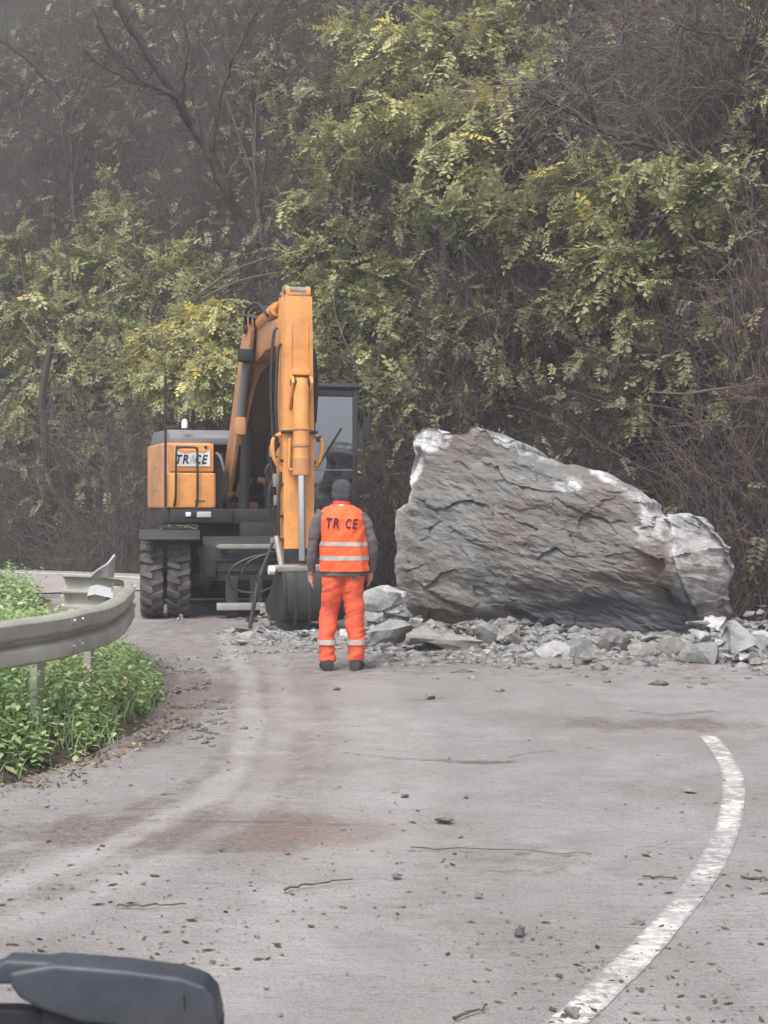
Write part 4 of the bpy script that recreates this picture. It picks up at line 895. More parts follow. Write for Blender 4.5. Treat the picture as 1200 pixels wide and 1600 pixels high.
# upper boom, running forward to the stick
mm = U(); ubp = [(-1.45, 3.45), (-1.75, 3.36), (-2.3, 3.46), (-3.0, 3.46), (-3.16, 3.54), (-3.14, 3.68), (-2.9, 3.80), (-2.2, 3.84), (-1.6, 3.80), (-1.42, 3.65)]
mm.prism(ubp, -.17, .17); ub = mm.build('upper_boom', M['boom_web'], ex, bevel=.03)
mm = U(); mm.tube([(-.30, -1.62, 3.82), (.30, -1.62, 3.82)], .07, 12); mm.build('pin', M['dark'], ub, smooth=True)
mm = U(); mm.tube([(-.14, -2.0, 3.86), (-.13, -2.85, 3.93)], .09, 12); mm.tube([(-.13, -2.85, 3.93), (-.10, -3.1, 4.02)], .05, 10); mm.build('stick_cylinder', M['orange'], ub, smooth=True)
mm = U(); mm.tube(smooth_path([(-.34, -1.85, 3.98), (-.2, -2.0, 3.93), (-.02, -2.05, 3.86), (.08, -2.05, 3.88), (.09, -2.05, 3.72)], 5), .026, 8); mm.build('steel_pipe', M['pale_steel'], ub, smooth=True)
for i in range(4):
    mm = U(); mm.tube(smooth_path([(-.30+.06*i, -1.75, 3.86), (-.33+.06*i, -1.95, 4.02-.03*i), (-.26+.05*i, -2.3, 4.06-.05*i), (-.22, -2.7, 3.86)], 6), .022, 7); mm.build('hose', M['rubber'], ub, smooth=True)
# --- stick: tapered box with its face to the road
SF, SB = -3.46, -3.02
sw = lambda z: float(np.interp(z, [.8, 2.0, 4.1], [.178, .195, .163]))
mm = U(); rg = []
for z in (.78, .95, 1.6, 2.4, 3.2, 3.7, 4.02):
    b_ = float(np.interp(z, [.78, 1.1, 2.6, 3.5, 4.02], [-3.22, -3.1, -2.98, -2.92, -3.1])); h_ = sw(z); rg.append([(-h_, SF, z), (h_, SF, z), (h_, b_, z), (-h_, b_, z)])
mm.rings(rg); st = mm.build('stick', M['orange'], ex, bevel=.018, seg=2)
for sd in (-1, 1):
    mm = U(); mm.prism([(SF+.02, 4.0), (SF+.02, 4.11), (SF+.10, 4.15), (SF+.30, 4.12), (SF+.38, 4.0)], sd*.125-.018, sd*.125+.018); mm.build('lug', M['orange'], st, bevel=.006)
mm = U(); mm.box(-.14, .14, SF+.0, SF+.30, 4.02, 4.06); mm.build('top_plate', M['orange_dull'], st, bevel=.006)
mm = U(); mm.tube([(-.17, SF+.14, 4.10), (.17, SF+.14, 4.10)], .045, 12); mm.build('pin', M['pale_steel'], st, smooth=True)
for sd in (-1, 1):
    mm = U(); mm.box(sd*.10-.008, sd*.10+.008, SF-.016, SF+.002, 3.08, 3.70); mm.build('reinforcing_rib', M['orange'], st, bevel=.004)
    mm = U(); mm.prism([(SF+.01, 3.10), (SF-.16, 3.02), (SF-.19, 2.96), (SF-.14, 2.88), (SF+.01, 2.62)], sd*.115-.015, sd*.115+.015); mm.build('cylinder_lug', M['orange'], st, bevel=.006)
mm = U(); mm.box(-.12, .12, SF-.10, SF+.0, 3.06, 3.13); mm.build('cross_plate', M['orange'], st, bevel=.008)
cyl = lambda z: SF-.12+.02*(z-1.8)
mm = U(); mm.tube([(0, cyl(3.0), 3.02), (0, cyl(2.9), 2.90), (0, cyl(2.4), 2.4), (0, cyl(2.38), 2.38), (0, cyl(2.06), 2.06)], [.07, .098, .098, .098, .098], 18); bc = mm.build('bucket_cylinder', M['orange'], st, smooth=True)
mm = U(); mm.tube([(0, cyl(1.86), 1.86), (0, cyl(2.06), 2.06)], .105, 18); mm.build('cylinder_gland', M['orange_dull'], bc, smooth=True)
for z_ in (2.22, 2.42, 1.88):
    mm = U(); mm.tube([(0, cyl(z_), z_-.015), (0, cyl(z_), z_+.015)], .112, 18); mm.build('clamp_ring', M['orange_dull' if z_ < 2.3 else 'orange'], bc, smooth=True)
mm = U(); mm.tube([(0, cyl(.82), .84), (0, cyl(1.86), 1.86)], .046, 14); mm.build('rod', M['chrome'], bc, smooth=True)
mm = U(); mm.tube([(-.13, cyl(2.9)-.0, 2.96), (.13, cyl(2.9), 2.96)], .05, 12); mm.build('pin', M['dark'], bc, smooth=True)
mm = U(); mm.tube(smooth_path([(-.125, SF-.03, 2.30), (-.13, SF-.04, 2.1), (-.135, SF-.04, 1.95), (-.10, SF-.06, 1.92)], 5), .018, 7); mm.build('pipe', M['orange'], bc, smooth=True)
mm = U(); mm.box(-.22, .22, SF-.05, SF+.05, 2.36, 2.40); mm.build('clamp_bar', M['black'], st, bevel=.01)
for sd in (-1, 1):
    mm = U(); mm.tube(smooth_path([(sd*.20, SF+.12, 2.36), (sd*.30, SF+.10, 2.28), (sd*.29, SF+.10, 2.08), (sd*.20, SF+.14, 1.92)], 6), .026, 8); mm.build('pipe', M['orange'], st, smooth=True)
    mm = U(); mm.tube([(sd*.27, SF+.11, 2.27), (sd*.275, SF+.11, 2.34)], .035, 8); mm.build('pipe_nut', M['steel'], st, smooth=True)
for (x_, dy, z0, z1, r_) in ((.205, .15, 2.3, 3.40, .022), (.245, .22, 2.5, 3.38, .02), (-.215, .2, 2.2, 3.4, .02), (-.25, .3, 2.35, 3.6, .02)):
    mm = U(); mm.tube(smooth_path([(x_*.82, SF+dy, z1+.06), (x_, SF+dy, z1-.05), (x_*1.12, SF+dy, (z0+z1)/2), (x_*1.02, SF+dy, z0)], 6), r_, 7); mm.build('hose', M['rubber'], st, smooth=True)
mm = U(); mm.tube([(.17, SF+.12, 3.46), (.24, SF+.12, 3.46)], .02, 7); mm.build('pipe_nut', M['pale_steel'], st, smooth=True)
for i, pts in enumerate(([(-.20, SF+.2, 2.25), (-.30, SF+.2, 2.05), (-.27, SF+.2, 1.85), (-.33, SF+.2, 1.6), (-.24, SF+.22, 1.2)], [(-.22, SF+.25, 2.1), (-.35, SF+.28, 1.9), (-.24, SF+.25, 1.65), (-.27, SF+.22, 1.35), (-.22, SF+.2, 1.05)], [(-.2, SF+.1, 1.9), (-.24, SF+.08, 1.5), (-.23, SF+.1, 1.15), (-.26, SF+.1, .95)])):
    mm = U(); mm.tube(smooth_path(pts, 6), .019, 7); mm.build('hose', M['rubber'], st, smooth=True)
for (x_, z0, z1) in ((-.30, 2.08, 2.22), (-.255, 1.72, 1.88), (-.245, 1.50, 1.62)):
    mm = U(); mm.box(x_-.03, x_+.025, SF+.14, SF+.2, z0, z1); mm.build('hose_sleeve', M['pale_steel'], st, bevel=.01)
for z_ in (1.72, 1.33, 1.05, 2.0):
    mm = U(); mm.box(.16, .215, SF+.02, SF+.1, z_, z_+.035); mm.box(-.215, -.16, SF+.02, SF+.1, z_+.02, z_+.055); mm.build('hose_clip', M['dark'], st, bevel=.004)
mm = U(); mm.box(-.19, .19, SF-.01, SF+.0, .80, .98); mm.build('worn_patch', M['steel'], st)
# --- linkage and bucket
mm = U(); mm.box(-.30, .36, SF-.20, SF-.02, .715, .775); mm.tube([(-.33, SF-.1, .745), (.38, SF-.1, .745)], .05, 12); bk_l = mm.build('linkage', M['pale_steel'], ex, bevel=.008)
mm = U(); mm.tube([(-.24, SF-.1, .76), (-.26, SF+.1, 1.12)], .035, 8); mm.build('link_arm', M['pale_steel'], bk_l, smooth=True)
mm = U(); mm.tube([(-.40, SF-.1, .73), (-.33, SF-.1, .73)], .055, 10); mm.build('pin', M['lamp'], bk_l, smooth=True)
bp = [(SF-.24, .70), (SF-.30, .55), (SF-.31, .20), (SF-.26, .06), (SF-.05, .02), (SF+.35, .02), (SF+.62, .10), (SF+.70, .22), (SF+.40, .40), (SF+.15, .66), (SF-.05, .74)]; bp = [(y, .09+.88*z) for y, z in bp]
mm = U(); mm.prism(bp, -.25, .46); bk = mm.build('bucket', M['steel'], ex, bevel=.03)
for sd in (-.25, .46):
    mm = U(); mm.prism([(y+(.02 if y > SF else -.02), z) for y, z in bp], sd-.018, sd+.018); mm.build('side_plate', M['steel'], bk, bevel=.006)
for x_ in (-.12, .05, .22, .36):
    mm = U(); mm.prism([(SF-.25, .70), (SF-.315, .55), (SF-.325, .20), (SF-.27, .05), (SF-.24, .06), (SF-.29, .20), (SF-.28, .55), (SF-.22, .70)][::1], x_-.022, x_+.022); mm.build('wear_strip', M['steel'], bk, bevel=.006)
for i in range(5):
    x_ = -.22+i*.16; mm = U(); mm.prism([(SF+.60, .06), (SF+.84, .14), (SF+.86, .17), (SF+.66, .20)], x_-.035, x_+.035); mm.build('tooth', M['pale_steel'], bk, bevel=.006)
# --- bar leaning on the bucket side
p0 = at(426, 848, 17.75); p1 = at(404, 905, 17.45); p2 = at(389, 978, 17.25); p2.z = .02
mm = MB(); mm.tube([p0, p0*.5+p1*.5, p1, p1*.45+p2*.55, p2], [.018, .02, .028, .026, .024], 8); br_ = mm.build('steel_bar', M['dark'], None, smooth=True); tag(br_, 'thin dark steel bar leaning against the excavator bucket', 'bar')
mm = MB(); mm.tube([p1+Vector((-.03, -.02, .05)), p1+Vector((.02, -.02, -.05))], .035, 8); mm.build('sleeve', M['steel'], br_, smooth=True)
mm = MB(); mm.tube([p0, p0+Vector((.0, 0, .06))], .03, 8); mm.build('cap', M['pale_steel'], br_, smooth=True)

# ------------------------------------------------------------------ worker
pw = empty('person', (-.385, 13.45, .008)); tag(pw, 'worker in orange hi-vis vest and trousers standing with back turned', 'person')
def ell_ring(cx, cy, z, rx, ry, n=20, tilt=0):
    return [(cx+rx*math.cos(2*math.pi*i/n), cy+ry*math.sin(2*math.pi*i/n), z+tilt*math.sin(2*math.pi*i/n)) for i in range(n)]
def limb(mm, pts, n=14):
    path = [Vector(p[:3]) for p in pts]; mm.tube(path, [p[3] for p in pts], n)
b_ = MB()
b_.rings([ell_ring(0, 0, .84, .155, .115), ell_ring(0, -.005, .92, .185, .135), ell_ring(0, 0, 1.0, .18, .13), ell_ring(0, .0, 1.15, .185, .13), ell_ring(0, -.01, 1.3, .20, .135), ell_ring(0, -.005, 1.40, .20, .125), ell_ring(0, .005, 1.46, .165, .10), ell_ring(0, .02, 1.50, .085, .085), ell_ring(0, .03, 1.56, .062, .066), ell_ring(0, .04, 1.62, .06, .06)])
hd = []
for z, rx, ry, oy in ((1.53, .03, .04, .07), (1.55, .05, .07, .06), (1.59, .068, .09, .055), (1.64, .078, .10, .05), (1.69, .076, .097, .045), (1.73, .058, .075, .045), (1.75, .03, .04, .045)): hd.append(ell_ring(0, oy, z, rx, ry))
b_.rings(hd)
b_.tube([(0, .14, 1.63), (0, .165, 1.61), (0, .14, 1.595)], [.012, .016, .012], 8)          # nose
for sd in (-1, 1): b_.rings([ell_ring(sd*.08, .05, 1.60, .01, .012, 8), ell_ring(sd*.086, .048, 1.63, .012, .02, 8), ell_ring(sd*.084, .05, 1.66, .01, .016, 8)])
for sd in (-1, 1):                                                        # legs
    x = -.092 if sd < 0 else .088
    xk, xa = (-.122, -.138) if sd < 0 else (.116, .132)
    rg = []
    for z, cx, rx, ry, cy in ((.90, x, .098, .125, 0), (.80, x*1.02, .098, .115, -.005), (.66, x*1.05, .088, .10, 0), (.52, xk, .08, .092, .008), (.40, xk, .076, .088, .004), (.28, xa, .074, .088, -.005), (.16, xa, .071, .083, -.008), (.11, xa, .073, .086, -.002), (.085, xa, .07, .084, 0)):
        rg.append(ell_ring(cx, cy, z, rx*1.05, ry*1.05, 20))
    b_.rings(rg)
limb(b_, [(-.165, .0, 1.425, .066), (-.225, -.005, 1.34, .060), (-.265, -.01, 1.2, .052), (-.285, -.005, 1.10, .049), (-.297, .02, .98, .045), (-.298, .05, .885, .040)])
limb(b_, [(.165, .0, 1.425, .066), (.225, -.0, 1.34, .060), (.255, .0, 1.2, .053), (.268, .01, 1.10, .05), (.258, .06, .98, .045), (.243, .10, .90, .040)])
for hx, hy, hz, sd in ((-.300, .055, .86, 1), (.243, .105, .875, -1)):    # hands: palm, four fingers, thumb
    limb(b_, [(hx, hy-.01, hz+.05, .028), (hx, hy, hz, .030), (hx+.004*sd, hy+.005, hz-.045, .030), (hx+.006*sd, hy+.01, hz-.065, .026)], 12)
    for k, (dy, L_) in enumerate(((.030, .062), (.011, .074), (-.009, .070), (-.028, .055))):
        limb(b_, [(hx+.004*sd, hy+.008+dy, hz-.055, .0105), (hx+.010*sd, hy+.010+dy*1.05, hz-.055-L_*.5, .0098), (hx+.026*sd, hy+.012+dy*1.05, hz-.055-L_*.95, .0085)], 8)
    limb(b_, [(hx+.01*sd, hy+.03, hz-.005, .013), (hx+.022*sd, hy+.055, hz-.035, .011), (hx+.03*sd, hy+.06, hz-.068, .009)], 8)
tmp = b_.build('body', M['skin'], None)
md = tmp.modifiers.new('r', 'REMESH'); md.mode = 'VOXEL'; md.voxel_size = .0075
md = tmp.modifiers.new('s', 'SMOOTH'); md.factor = .5; md.iterations = 4
bpy.context.view_layer.update()
me = bpy.data.meshes.new_from_object(tmp.evaluated_get(bpy.context.evaluated_depsgraph_get())); bpy.data.objects.remove(tmp)
co = np.zeros(len(me.vertices)*3, np.float32); me.vertices.foreach_get('co', co); co = co.reshape(-1, 3).astype(float)
leg = co[:, 2] < .93
f1 = fbm(co*np.array([6, 6, 9])+4, 3); f2 = fbm(np.stack([co[:, 0]*5+co[:, 2]*4, co[:, 1]*4, co[:, 2]*15-co[:, 0]*7], -1), 3)
amp = np.where((co[:, 2] > .06) & (co[:, 2] < .9) & (np.abs(co[:, 0]) < .215), .017, np.where((np.abs(co[:, 0]) > .19) & (co[:, 2] > .89), .012, 0))
nr = np.zeros(len(me.vertices)*3, np.float32); me.vertices.foreach_get('normal', nr); co += nr.reshape(-1, 3)*(amp*(f1*.35+f2*.9))[:, None]
me.vertices.foreach_set('co', co.astype(np.float32).ravel()); me.materials.clear()
for k in ('trousers', 'sleeve', 'skin'): me.materials.append(M[k])
fc = np.zeros(len(me.polygons)*3, np.float32); me.polygons.foreach_get('center', fc); fc = fc.reshape(-1, 3)
mi = np.where(fc[:, 2] > 1.515, 2, np.where((np.abs(fc[:, 0]) > .212) & (fc[:, 2] < .90), np.where(fc[:, 2] < .885, 2, 1), np.where((fc[:, 2] > .895), 1, 0)))
me.polygons.foreach_set('material_index', mi.astype(np.int32)); me.polygons.foreach_set('use_smooth', np.ones(len(me.polygons), bool))
link('body', me, pw)
def shell(name, lv, mat, n=56, parent=pw, fold=0., th=.006, ph=0):
    """open garment tube: levels (z, cx, cy, rx, ry), with a thickness"""
    m_ = MB(); rg = []
    for rev in (0, 1):
        L_ = lv if rev == 0 else lv[::-1]
        for (z, cx, cy, rx, ry) in L_:
            ring = []
            for i in range(n):
                a = 2*math.pi*i/n; f = fold*float(fbm(np.array([math.cos(a)*2.2+ph, math.sin(a)*2.2, z*9-math.cos(a)*2]), 3)); d = (0 if rev == 0 else -th)+f
                sq = 1/(abs(math.cos(a))**2.6+abs(math.sin(a))**2.6)**(1/2.6)
                ring.append((cx+(rx+d)*math.cos(a)*sq, cy+(ry+d)*math.sin(a)*sq, z))
            rg.append(ring)
    rg.append(rg[0]); m_.rings(rg, cap=False); return m_.build(name, mat, parent, smooth=True)
def dense(lv, k=4):
    out = []
    for a, b in zip(lv[:-1], lv[1:]):
        for j in range(k): t = j/k; out.append(tuple(x+(y-x)*t for x, y in zip(a, b)))
    return out+[lv[-1]]
VL = [(.905, .005, -.005, .222, .165), (1.0, .005, -.008, .218, .163), (1.1, .005, -.01, .212, .16), (1.2, .005, -.012, .205, .158), (1.3, .005, -.012, .202, .155), (1.38, .005, -.008, .198, .146), (1.435, .005, 0, .188, .13), (1.475, .005, .008, .158, .114), (1.495, .005, .015, .112, .098), (1.51, .005, .02, .09, .088)]
vest = shell('vest', dense(VL, 7), M['vest'], fold=.026)
def vl(z): 
    zs = [l[0] for l in VL]; return tuple([z]+[float(np.interp(z, zs, [l[k] for l in VL])) for k in (1, 2, 3, 4)])
for z0, z1 in ((1.135, 1.172), (1.005, 1.045)):
    lv = [vl(z) for z in np.linspace(z0, z1, 5)]; lv = [(a, b, c_, d+.0035, e+.0035) for a, b, c_, d, e in lv]; shell('reflective_band', lv, M['reflect'], parent=vest, fold=.026)
shell('collar', [(1.495, 0, .018, .092, .086), (1.52, 0, .022, .083, .082), (1.55, 0, .028, .076, .078)], M['red'], fold=.004)
m_ = MB(); m_.box(-.018, .022, -.083, -.076, 1.49, 1.512); m_.build('label_tab', M['white'], vest, bevel=.002)
shell('jacket_hem', [(.865, 0, -.004, .198, .152), (.90, 0, -.004, .202, .154), (.93, 0, -.004, .2, .15)], M['sleeve'], fold=.01)
shell('beanie', [(1.592, 0, .048, .086, .108), (1.61, 0, .048, .089, .111), (1.65, 0, .048, .096, .118), (1.69, 0, .046, .092, .112), (1.72, 0, .044, .079, .097), (1.742, 0, .044, .055, .07), (1.755, 0, .044, .03, .04), (1.76, 0, .044, .004, .004)], M['beanie'], fold=.004)
shell('beanie_cuff', [(1.556, 0, .048, .088, .108), (1.57, 0, .048, .093, .114), (1.61, 0, .048, .095, .117), (1.625, 0, .048, .092, .114)], M['beanie'], fold=.003)
for x, n_ in ((-.138, 0), (.132, 3)):
    shell('reflective_band', [(.235, x, -.006, .0845, .098), (.255, x, -.006, .0845, .098), (.28, x, -.006, .0845, .098)], M['reflect'], fold=.004, ph=n_)
    m_ = MB(); sgn = -1 if x < 0 else 1
    rg = []
    for t, w_, h_ in ((-.10, .038, .05), (-.092, .052, .10), (-.04, .056, .13), (.05, .055, .10), (.11, .056, .07), (.165, .046, .05), (.19, .02, .03)):
        ring = []
        for i in range(14):
            a = math.pi*2*i/14; ring.append((x+sgn*.18*max(t, -.05)+w_*math.cos(a), t, max(0.0, h_*.5+h_*.5*math.sin(a)*1.05)))
        rg.append(ring)
    m_.rings(rg); sh = m_.build('boot', M['shoe'], pw, smooth=True)
m_ = MB(); m_.prism([(.08, .845), (.15, .85), (.145, .885), (.085, .885)], -.142, -.136, 'y'); m_.build('pocket_patch', M['sleeve'], pw)
# lettering on the back, wrapped on the vest
_, cy_, rx_, ry_ = vl(1.33)[1:][0], vl(1.33)[2], vl(1.33)[3], vl(1.33)[4]
def vest_xf(q):
    o = q.copy()
    for i in range(len(q)):
        z = q[i, 2]; _, cx, cy, rx, ry = vl(z); a0 = math.acos(max(-1, min(1, (q[i, 0]-cx)/(rx*1.02))))
        c_ = abs(math.cos(a0)); s2 = (1-min(1, abs((q[i, 0]-cx)/rx))**2.6)**(1/2.6)
        a = math.atan2(-(ry)*s2/ry, (q[i, 0]-cx)/rx); f = .026*float(fbm(np.array([math.cos(a)*2.2, math.sin(a)*2.2, z*9-math.cos(a)*2]), 3))
        o[i, 1] = cy-(ry+f)*s2-.013-(q[i, 1]*-1 if False else 0)
    return o
letters('TR CE', -.135, .29, 1.295, .092, 0, [M['vest_print']]*5, vest_xf, vest, .25, .022)

# weight on the right leg, head bent forward, shoulders not level
def pose(o):
    me = o.data; c3 = np.zeros(len(me.vertices)*3, np.float32); me.vertices.foreach_get('co', c3); c3 = c3.reshape(-1, 3).astype(float); x, y, z = c3.T
    up = sstep(.3, .95, z); hi = sstep(1.0, 1.45, z); hd_ = np.maximum(z-1.48, 0)
    c3[:, 0] = x+.016*up-.020*hi+.03*hd_-.012*sstep(.75, .45, z)*(x < 0)*sstep(.2, .5, z); c3[:, 1] = y+.22*hd_+.05*np.exp(-((z-.5)/.16)**2)*(x < 0)*(z < .85); c3[:, 2] = z-.045*x*hi-.10*hd_**1.5
    me.vertices.foreach_set('co', np.ascontiguousarray(c3, np.float32).ravel()); me.update()
    for ch in o.children: pose(ch)
for ch in pw.children: pose(ch)

# ------------------------------------------------------------------ vegetation
def tubes_np(paths, radii, sides=3):
    P = np.asarray(paths, float); n, k, _ = P.shape; T = np.gradient(P, axis=1); T /= np.linalg.norm(T, axis=2, keepdims=True)+1e-9
    ref = np.where(np.abs(T[..., 2:3]) > .9, np.array([1., 0, 0]), np.array([0, 0, 1.])); A_ = np.cross(T, ref); A_ /= np.linalg.norm(A_, axis=2, keepdims=True)+1e-9; B_ = np.cross(T, A_)
    ang = np.arange(sides)*2*np.pi/sides; rr = np.asarray(radii)[..., None, None]
    V = P[:, :, None, :]+rr*(A_[:, :, None, :]*np.cos(ang)[None, None, :, None]+B_[:, :, None, :]*np.sin(ang)[None, None, :, None])
    i = np.arange(n)[:, None, None]; j = np.arange(k-1)[None, :, None]; s = np.arange(sides)[None, None, :]; s2 = (s+1) % sides
    b = i*k*sides; F = np.stack([b+j*sides+s, b+j*sides+s2, b+(j+1)*sides+s2, b+(j+1)*sides+s], -1)
    return V.reshape(-1, 3), F.reshape(-1, 4)
def twigs(r, start, dirs, length, k=6, wob=.28, r0=.006, grav=0.):
    n = len(start); P = np.zeros((n, k, 3)); P[:, 0] = start; d = dirs/np.linalg.norm(dirs, axis=1, keepdims=True)
    for i in range(1, k):
        d = d+r.standard_normal((n, 3))*wob; d[:, 2] -= grav; d /= np.linalg.norm(d, axis=1, keepdims=True); P[:, i] = P[:, i-1]+d*(length/(k-1))[:, None]
    rad = np.asarray(r0)*np.linspace(1, .25, k)[None]*np.ones((n, 1)); return P, rad
def join(*VF):
    Vs, Fs, o = [], [], 0
    for V, F in VF: Vs.append(V); Fs.append(F+o); o += len(V)
    return np.vstack(Vs), np.vstack(Fs)
# pinnate leaf templates (locust): leaflets in pairs along a drooping stalk, pointing +x
def frond_t(seed, pairs=6):
    r = np.random.default_rng(seed); V = []
    def leaflet(c, d, L_, w_, up):
        d = d/np.linalg.norm(d); side = np.cross(up, d); side /= np.linalg.norm(side)
        V.extend([c, c+d*L_*.45+side*w_-up*w_*.25, c+d*L_, c+d*L_*.45-side*w_-up*w_*.25])
    for i in range(pairs):
        x = .14+.80*i/pairs; z = -.22*x*x
        for sd in (-1, 1):
            if r.random() < .12: continue
            up = np.array([0, 0, 1.])+r.standard_normal(3)*.25
            leaflet(np.array([x, 0, z]), np.array([.38+r.normal()*.12, sd, -.25+r.normal()*.15]), .27*(1-.25*abs(i/pairs-.4)), .068, up/np.linalg.norm(up))
    leaflet(np.array([.93, 0, -.2]), np.array([1, r.normal()*.2, -.4]), .22, .06, np.array([0, 0, 1.]))
    V.extend([np.array([0, -.006, 0]), np.array([0, .006, 0]), np.array([.93, .004, -.2]), np.array([.93, -.004, -.2])])
    return np.array(V)
FT = [frond_t(i) for i in range(5)]
def fronds(r, P, D, size, tone):
    n = len(P); out = []; tones = []; k = r.integers(0, len(FT), n)
    x = D/np.linalg.norm(D, axis=1, keepdims=True); up = np.array([0, 0, 1.])+r.standard_normal((n, 3))*.35
    y = np.cross(up, x); y /= np.linalg.norm(y, axis=1, keepdims=True)+1e-9; z = np.cross(x, y); s = size*(.45+.85*r.random(n)**1.3)
    for q in range(len(FT)):
        m_ = k == q; T = FT[q]
        W_ = (T[None, :, 0:1]*x[m_][:, None]+T[None, :, 1:2]*y[m_][:, None]+T[None, :, 2:3]*z[m_][:, None])*s[m_][:, None, None]+P[m_][:, None]
        out.append(W_.reshape(-1, 3)); tones.append(np.repeat(tone[m_], len(T)))
    V = np.vstack(out); return V, np.arange(len(V)).reshape(-1, 4), np.clip(np.concatenate(tones), 0, 1)
DENS = 1.75
def make_tree(name, label, cat, group, base, clusters, r0=.09, seed=0, leafmat='leaf', barkmat='bark', size=.50, mids=None, bare=0):
    """clusters: (center Vector, radius across, radius up, fronds, tone)"""
    r = np.random.default_rng(seed); base = np.array(base); root = empty(name, tuple(base)); tag(root, label, cat, group)
    VF = []; LP_, LD_, LT_ = [], [], []
    cs = [np.array(c[0]) for c in clusters]; cen = np.mean(cs, 0)
    top = np.array(mids[-1]) if mids else base+(cen-base)*.75+np.array([0, 0, .3])
    tr = [Vector(base-np.array([0, 0, .4]))]+[Vector(p) for p in (mids[:-1] if mids else [base+(top-base)*.45+r.standard_normal(3)*.12])]+[Vector(top)]
    sp = np.array([tuple(p) for p in smooth_path(tr, 8)]); n = len(sp)
    VF.append(tubes_np(sp[None], (r0*np.linspace(1, .42, n))[None], 7))
    for (c, ra, ru, nf, tone) in clusters:
        nf = int(nf*DENS); c = np.array(c); j = int(np.clip(n*(.35+.6*r.random()), 0, n-1)); a = sp[j]
        mid = (a+c)/2+r.standard_normal(3)*.18+np.array([0, 0, .2*np.linalg.norm(c-a)*.5]); bp_ = np.array([tuple(p) for p in smooth_path([Vector(a), Vector(mid), Vector(c)], 6)])
        VF.append(tubes_np(bp_[None], (r0*.42*np.linspace(1, .35, len(bp_)))[None], 5))
        ns = max(5, nf//14); t = r.integers(len(bp_)//3, len(bp_), ns); st_ = bp_[t]
        dr_ = r.standard_normal((ns, 3)); dr_ /= np.linalg.norm(dr_, axis=1, keepdims=True); rad = r.random(ns)**.5
        tgt = c+dr_*rad[:, None]*np.array([ra, ra*.8, ru]); L_ = np.linalg.norm(tgt-st_, axis=1)
        k = 7; lin = np.linspace(0, 1, k)[None, :, None]; P = st_[:, None]*(1-lin)+tgt[:, None]*lin
        P = P+np.sin(np.pi*lin)*r.standard_normal((ns, 1, 3))*.10*L_[:, None, None]+np.cumsum(r.standard_normal((ns, k, 3))*.02, 1)
        P[..., 2] -= .28*L_[:, None]*np.linspace(0, 1, k)[None]**2
        VF.append(tubes_np(P, .010*np.linspace(1, .3, k)[None]*np.ones((ns, 1)), 3))
        q = r.integers(0, ns, nf); w_ = 2+((k-2)*r.random(nf)**.7).astype(int); pos = P[q, w_]+r.standard_normal((nf, 3))*.06; along = P[q, k-1]-P[q, 0]; along /= np.linalg.norm(along, axis=1, keepdims=True)+1e-9
        LP_.append(pos); LD_.append(along*.7+r.standard_normal((nf, 3))*.6+np.array([0, -.25, -.55])); LT_.append(tone+r.standard_normal(nf)*.15+.10*r.standard_normal(ns)[q]+(pos[:, 2]-c[2])/(ru+.01)*.06)
    if bare:
        q = r.integers(0, n, bare); s_ = sp[q]; d = r.standard_normal((bare, 3)); d[:, 2] = np.abs(d[:, 2])+.3
        P, rad = twigs(r, s_, d, .8+1.8*r.random(bare), 7, .22, .012); VF.append(tubes_np(P, rad, 3))
    V, F = join(*VF); link('trunk', np_mesh('trunk', V-base, F, M[barkmat], True), root)
    V, F, tn = fronds(r, np.vstack(LP_), np.vstack(LD_), size, np.concatenate(LT_)); tag(link('crown', np_mesh('crown', V-base, F, M[leafmat], False, {'tone': tn}), root), kind='stuff')
    return root
def C(u, v, off, ru, rv, n, tone=.5, Ymin=0):
    p = hit(u, v); Y = max(p.y-off, Ymin); s = FPX/Y; return (at(u, v, Y), ru/s, rv/s, n, tone)
GT = 'trees on the hillside'
def T(label, base_uv, cl, **kw):
    make_tree(kw.pop('name', 'locust_tree'), label, kw.pop('cat', 'tree'), GT, tuple(hit(*base_uv)), cl, **kw)
T('tall yellow green tree rising behind the excavator cab', (560, 640), [C(500, 300, 2.0, 45, 55, 150, .45), C(490, 390, 2.2, 40, 55, 130, .48), C(475, 470, 2.2, 42, 45, 120, .5), C(530, 240, 2.0, 50, 45, 130, .5), C(575, 190, 1.8, 60, 50, 150, .52), C(520, 200, 1.8, 40, 30, 80, .5), C(560, 350, 1.2, 50, 60, 60, .3)], r0=.10, seed=1)
T('leafy yellow green tree filling the top centre of the slope', (690, 500), [C(560, 40, 2, 60, 50, 120, .5), C(640, 60, 2.2, 70, 55, 190, .55), C(720, 60, 2.2, 70, 60, 190, .55), C(790, 40, 2, 60, 45, 110, .5), C(690, 150, 2.4, 80, 50, 190, .56), C(620, 180, 2.4, 60, 50, 140, .55), C(770, 160, 2.2, 70, 40, 120, .6), C(700, 230, 2.2, 60, 40, 90, .5), C(830, 110, 2, 50, 40, 70, .55)], r0=.12, seed=2)
T('sparse tree with bright green sprays right of the slope\'s centre', (760, 560), [C(690, 315, 2.4, 38, 14, 36, .38), C(740, 325, 2.6, 40, 16, 44, .36), C(800, 335, 2.2, 44, 30, 40, .45), C(650, 280, 1.6, 40, 36, 50, .5), C(740, 260, 1.6, 60, 30, 50, .55), C(820, 280, 1.6, 40, 36, 36, .55)], r0=.06, seed=3)
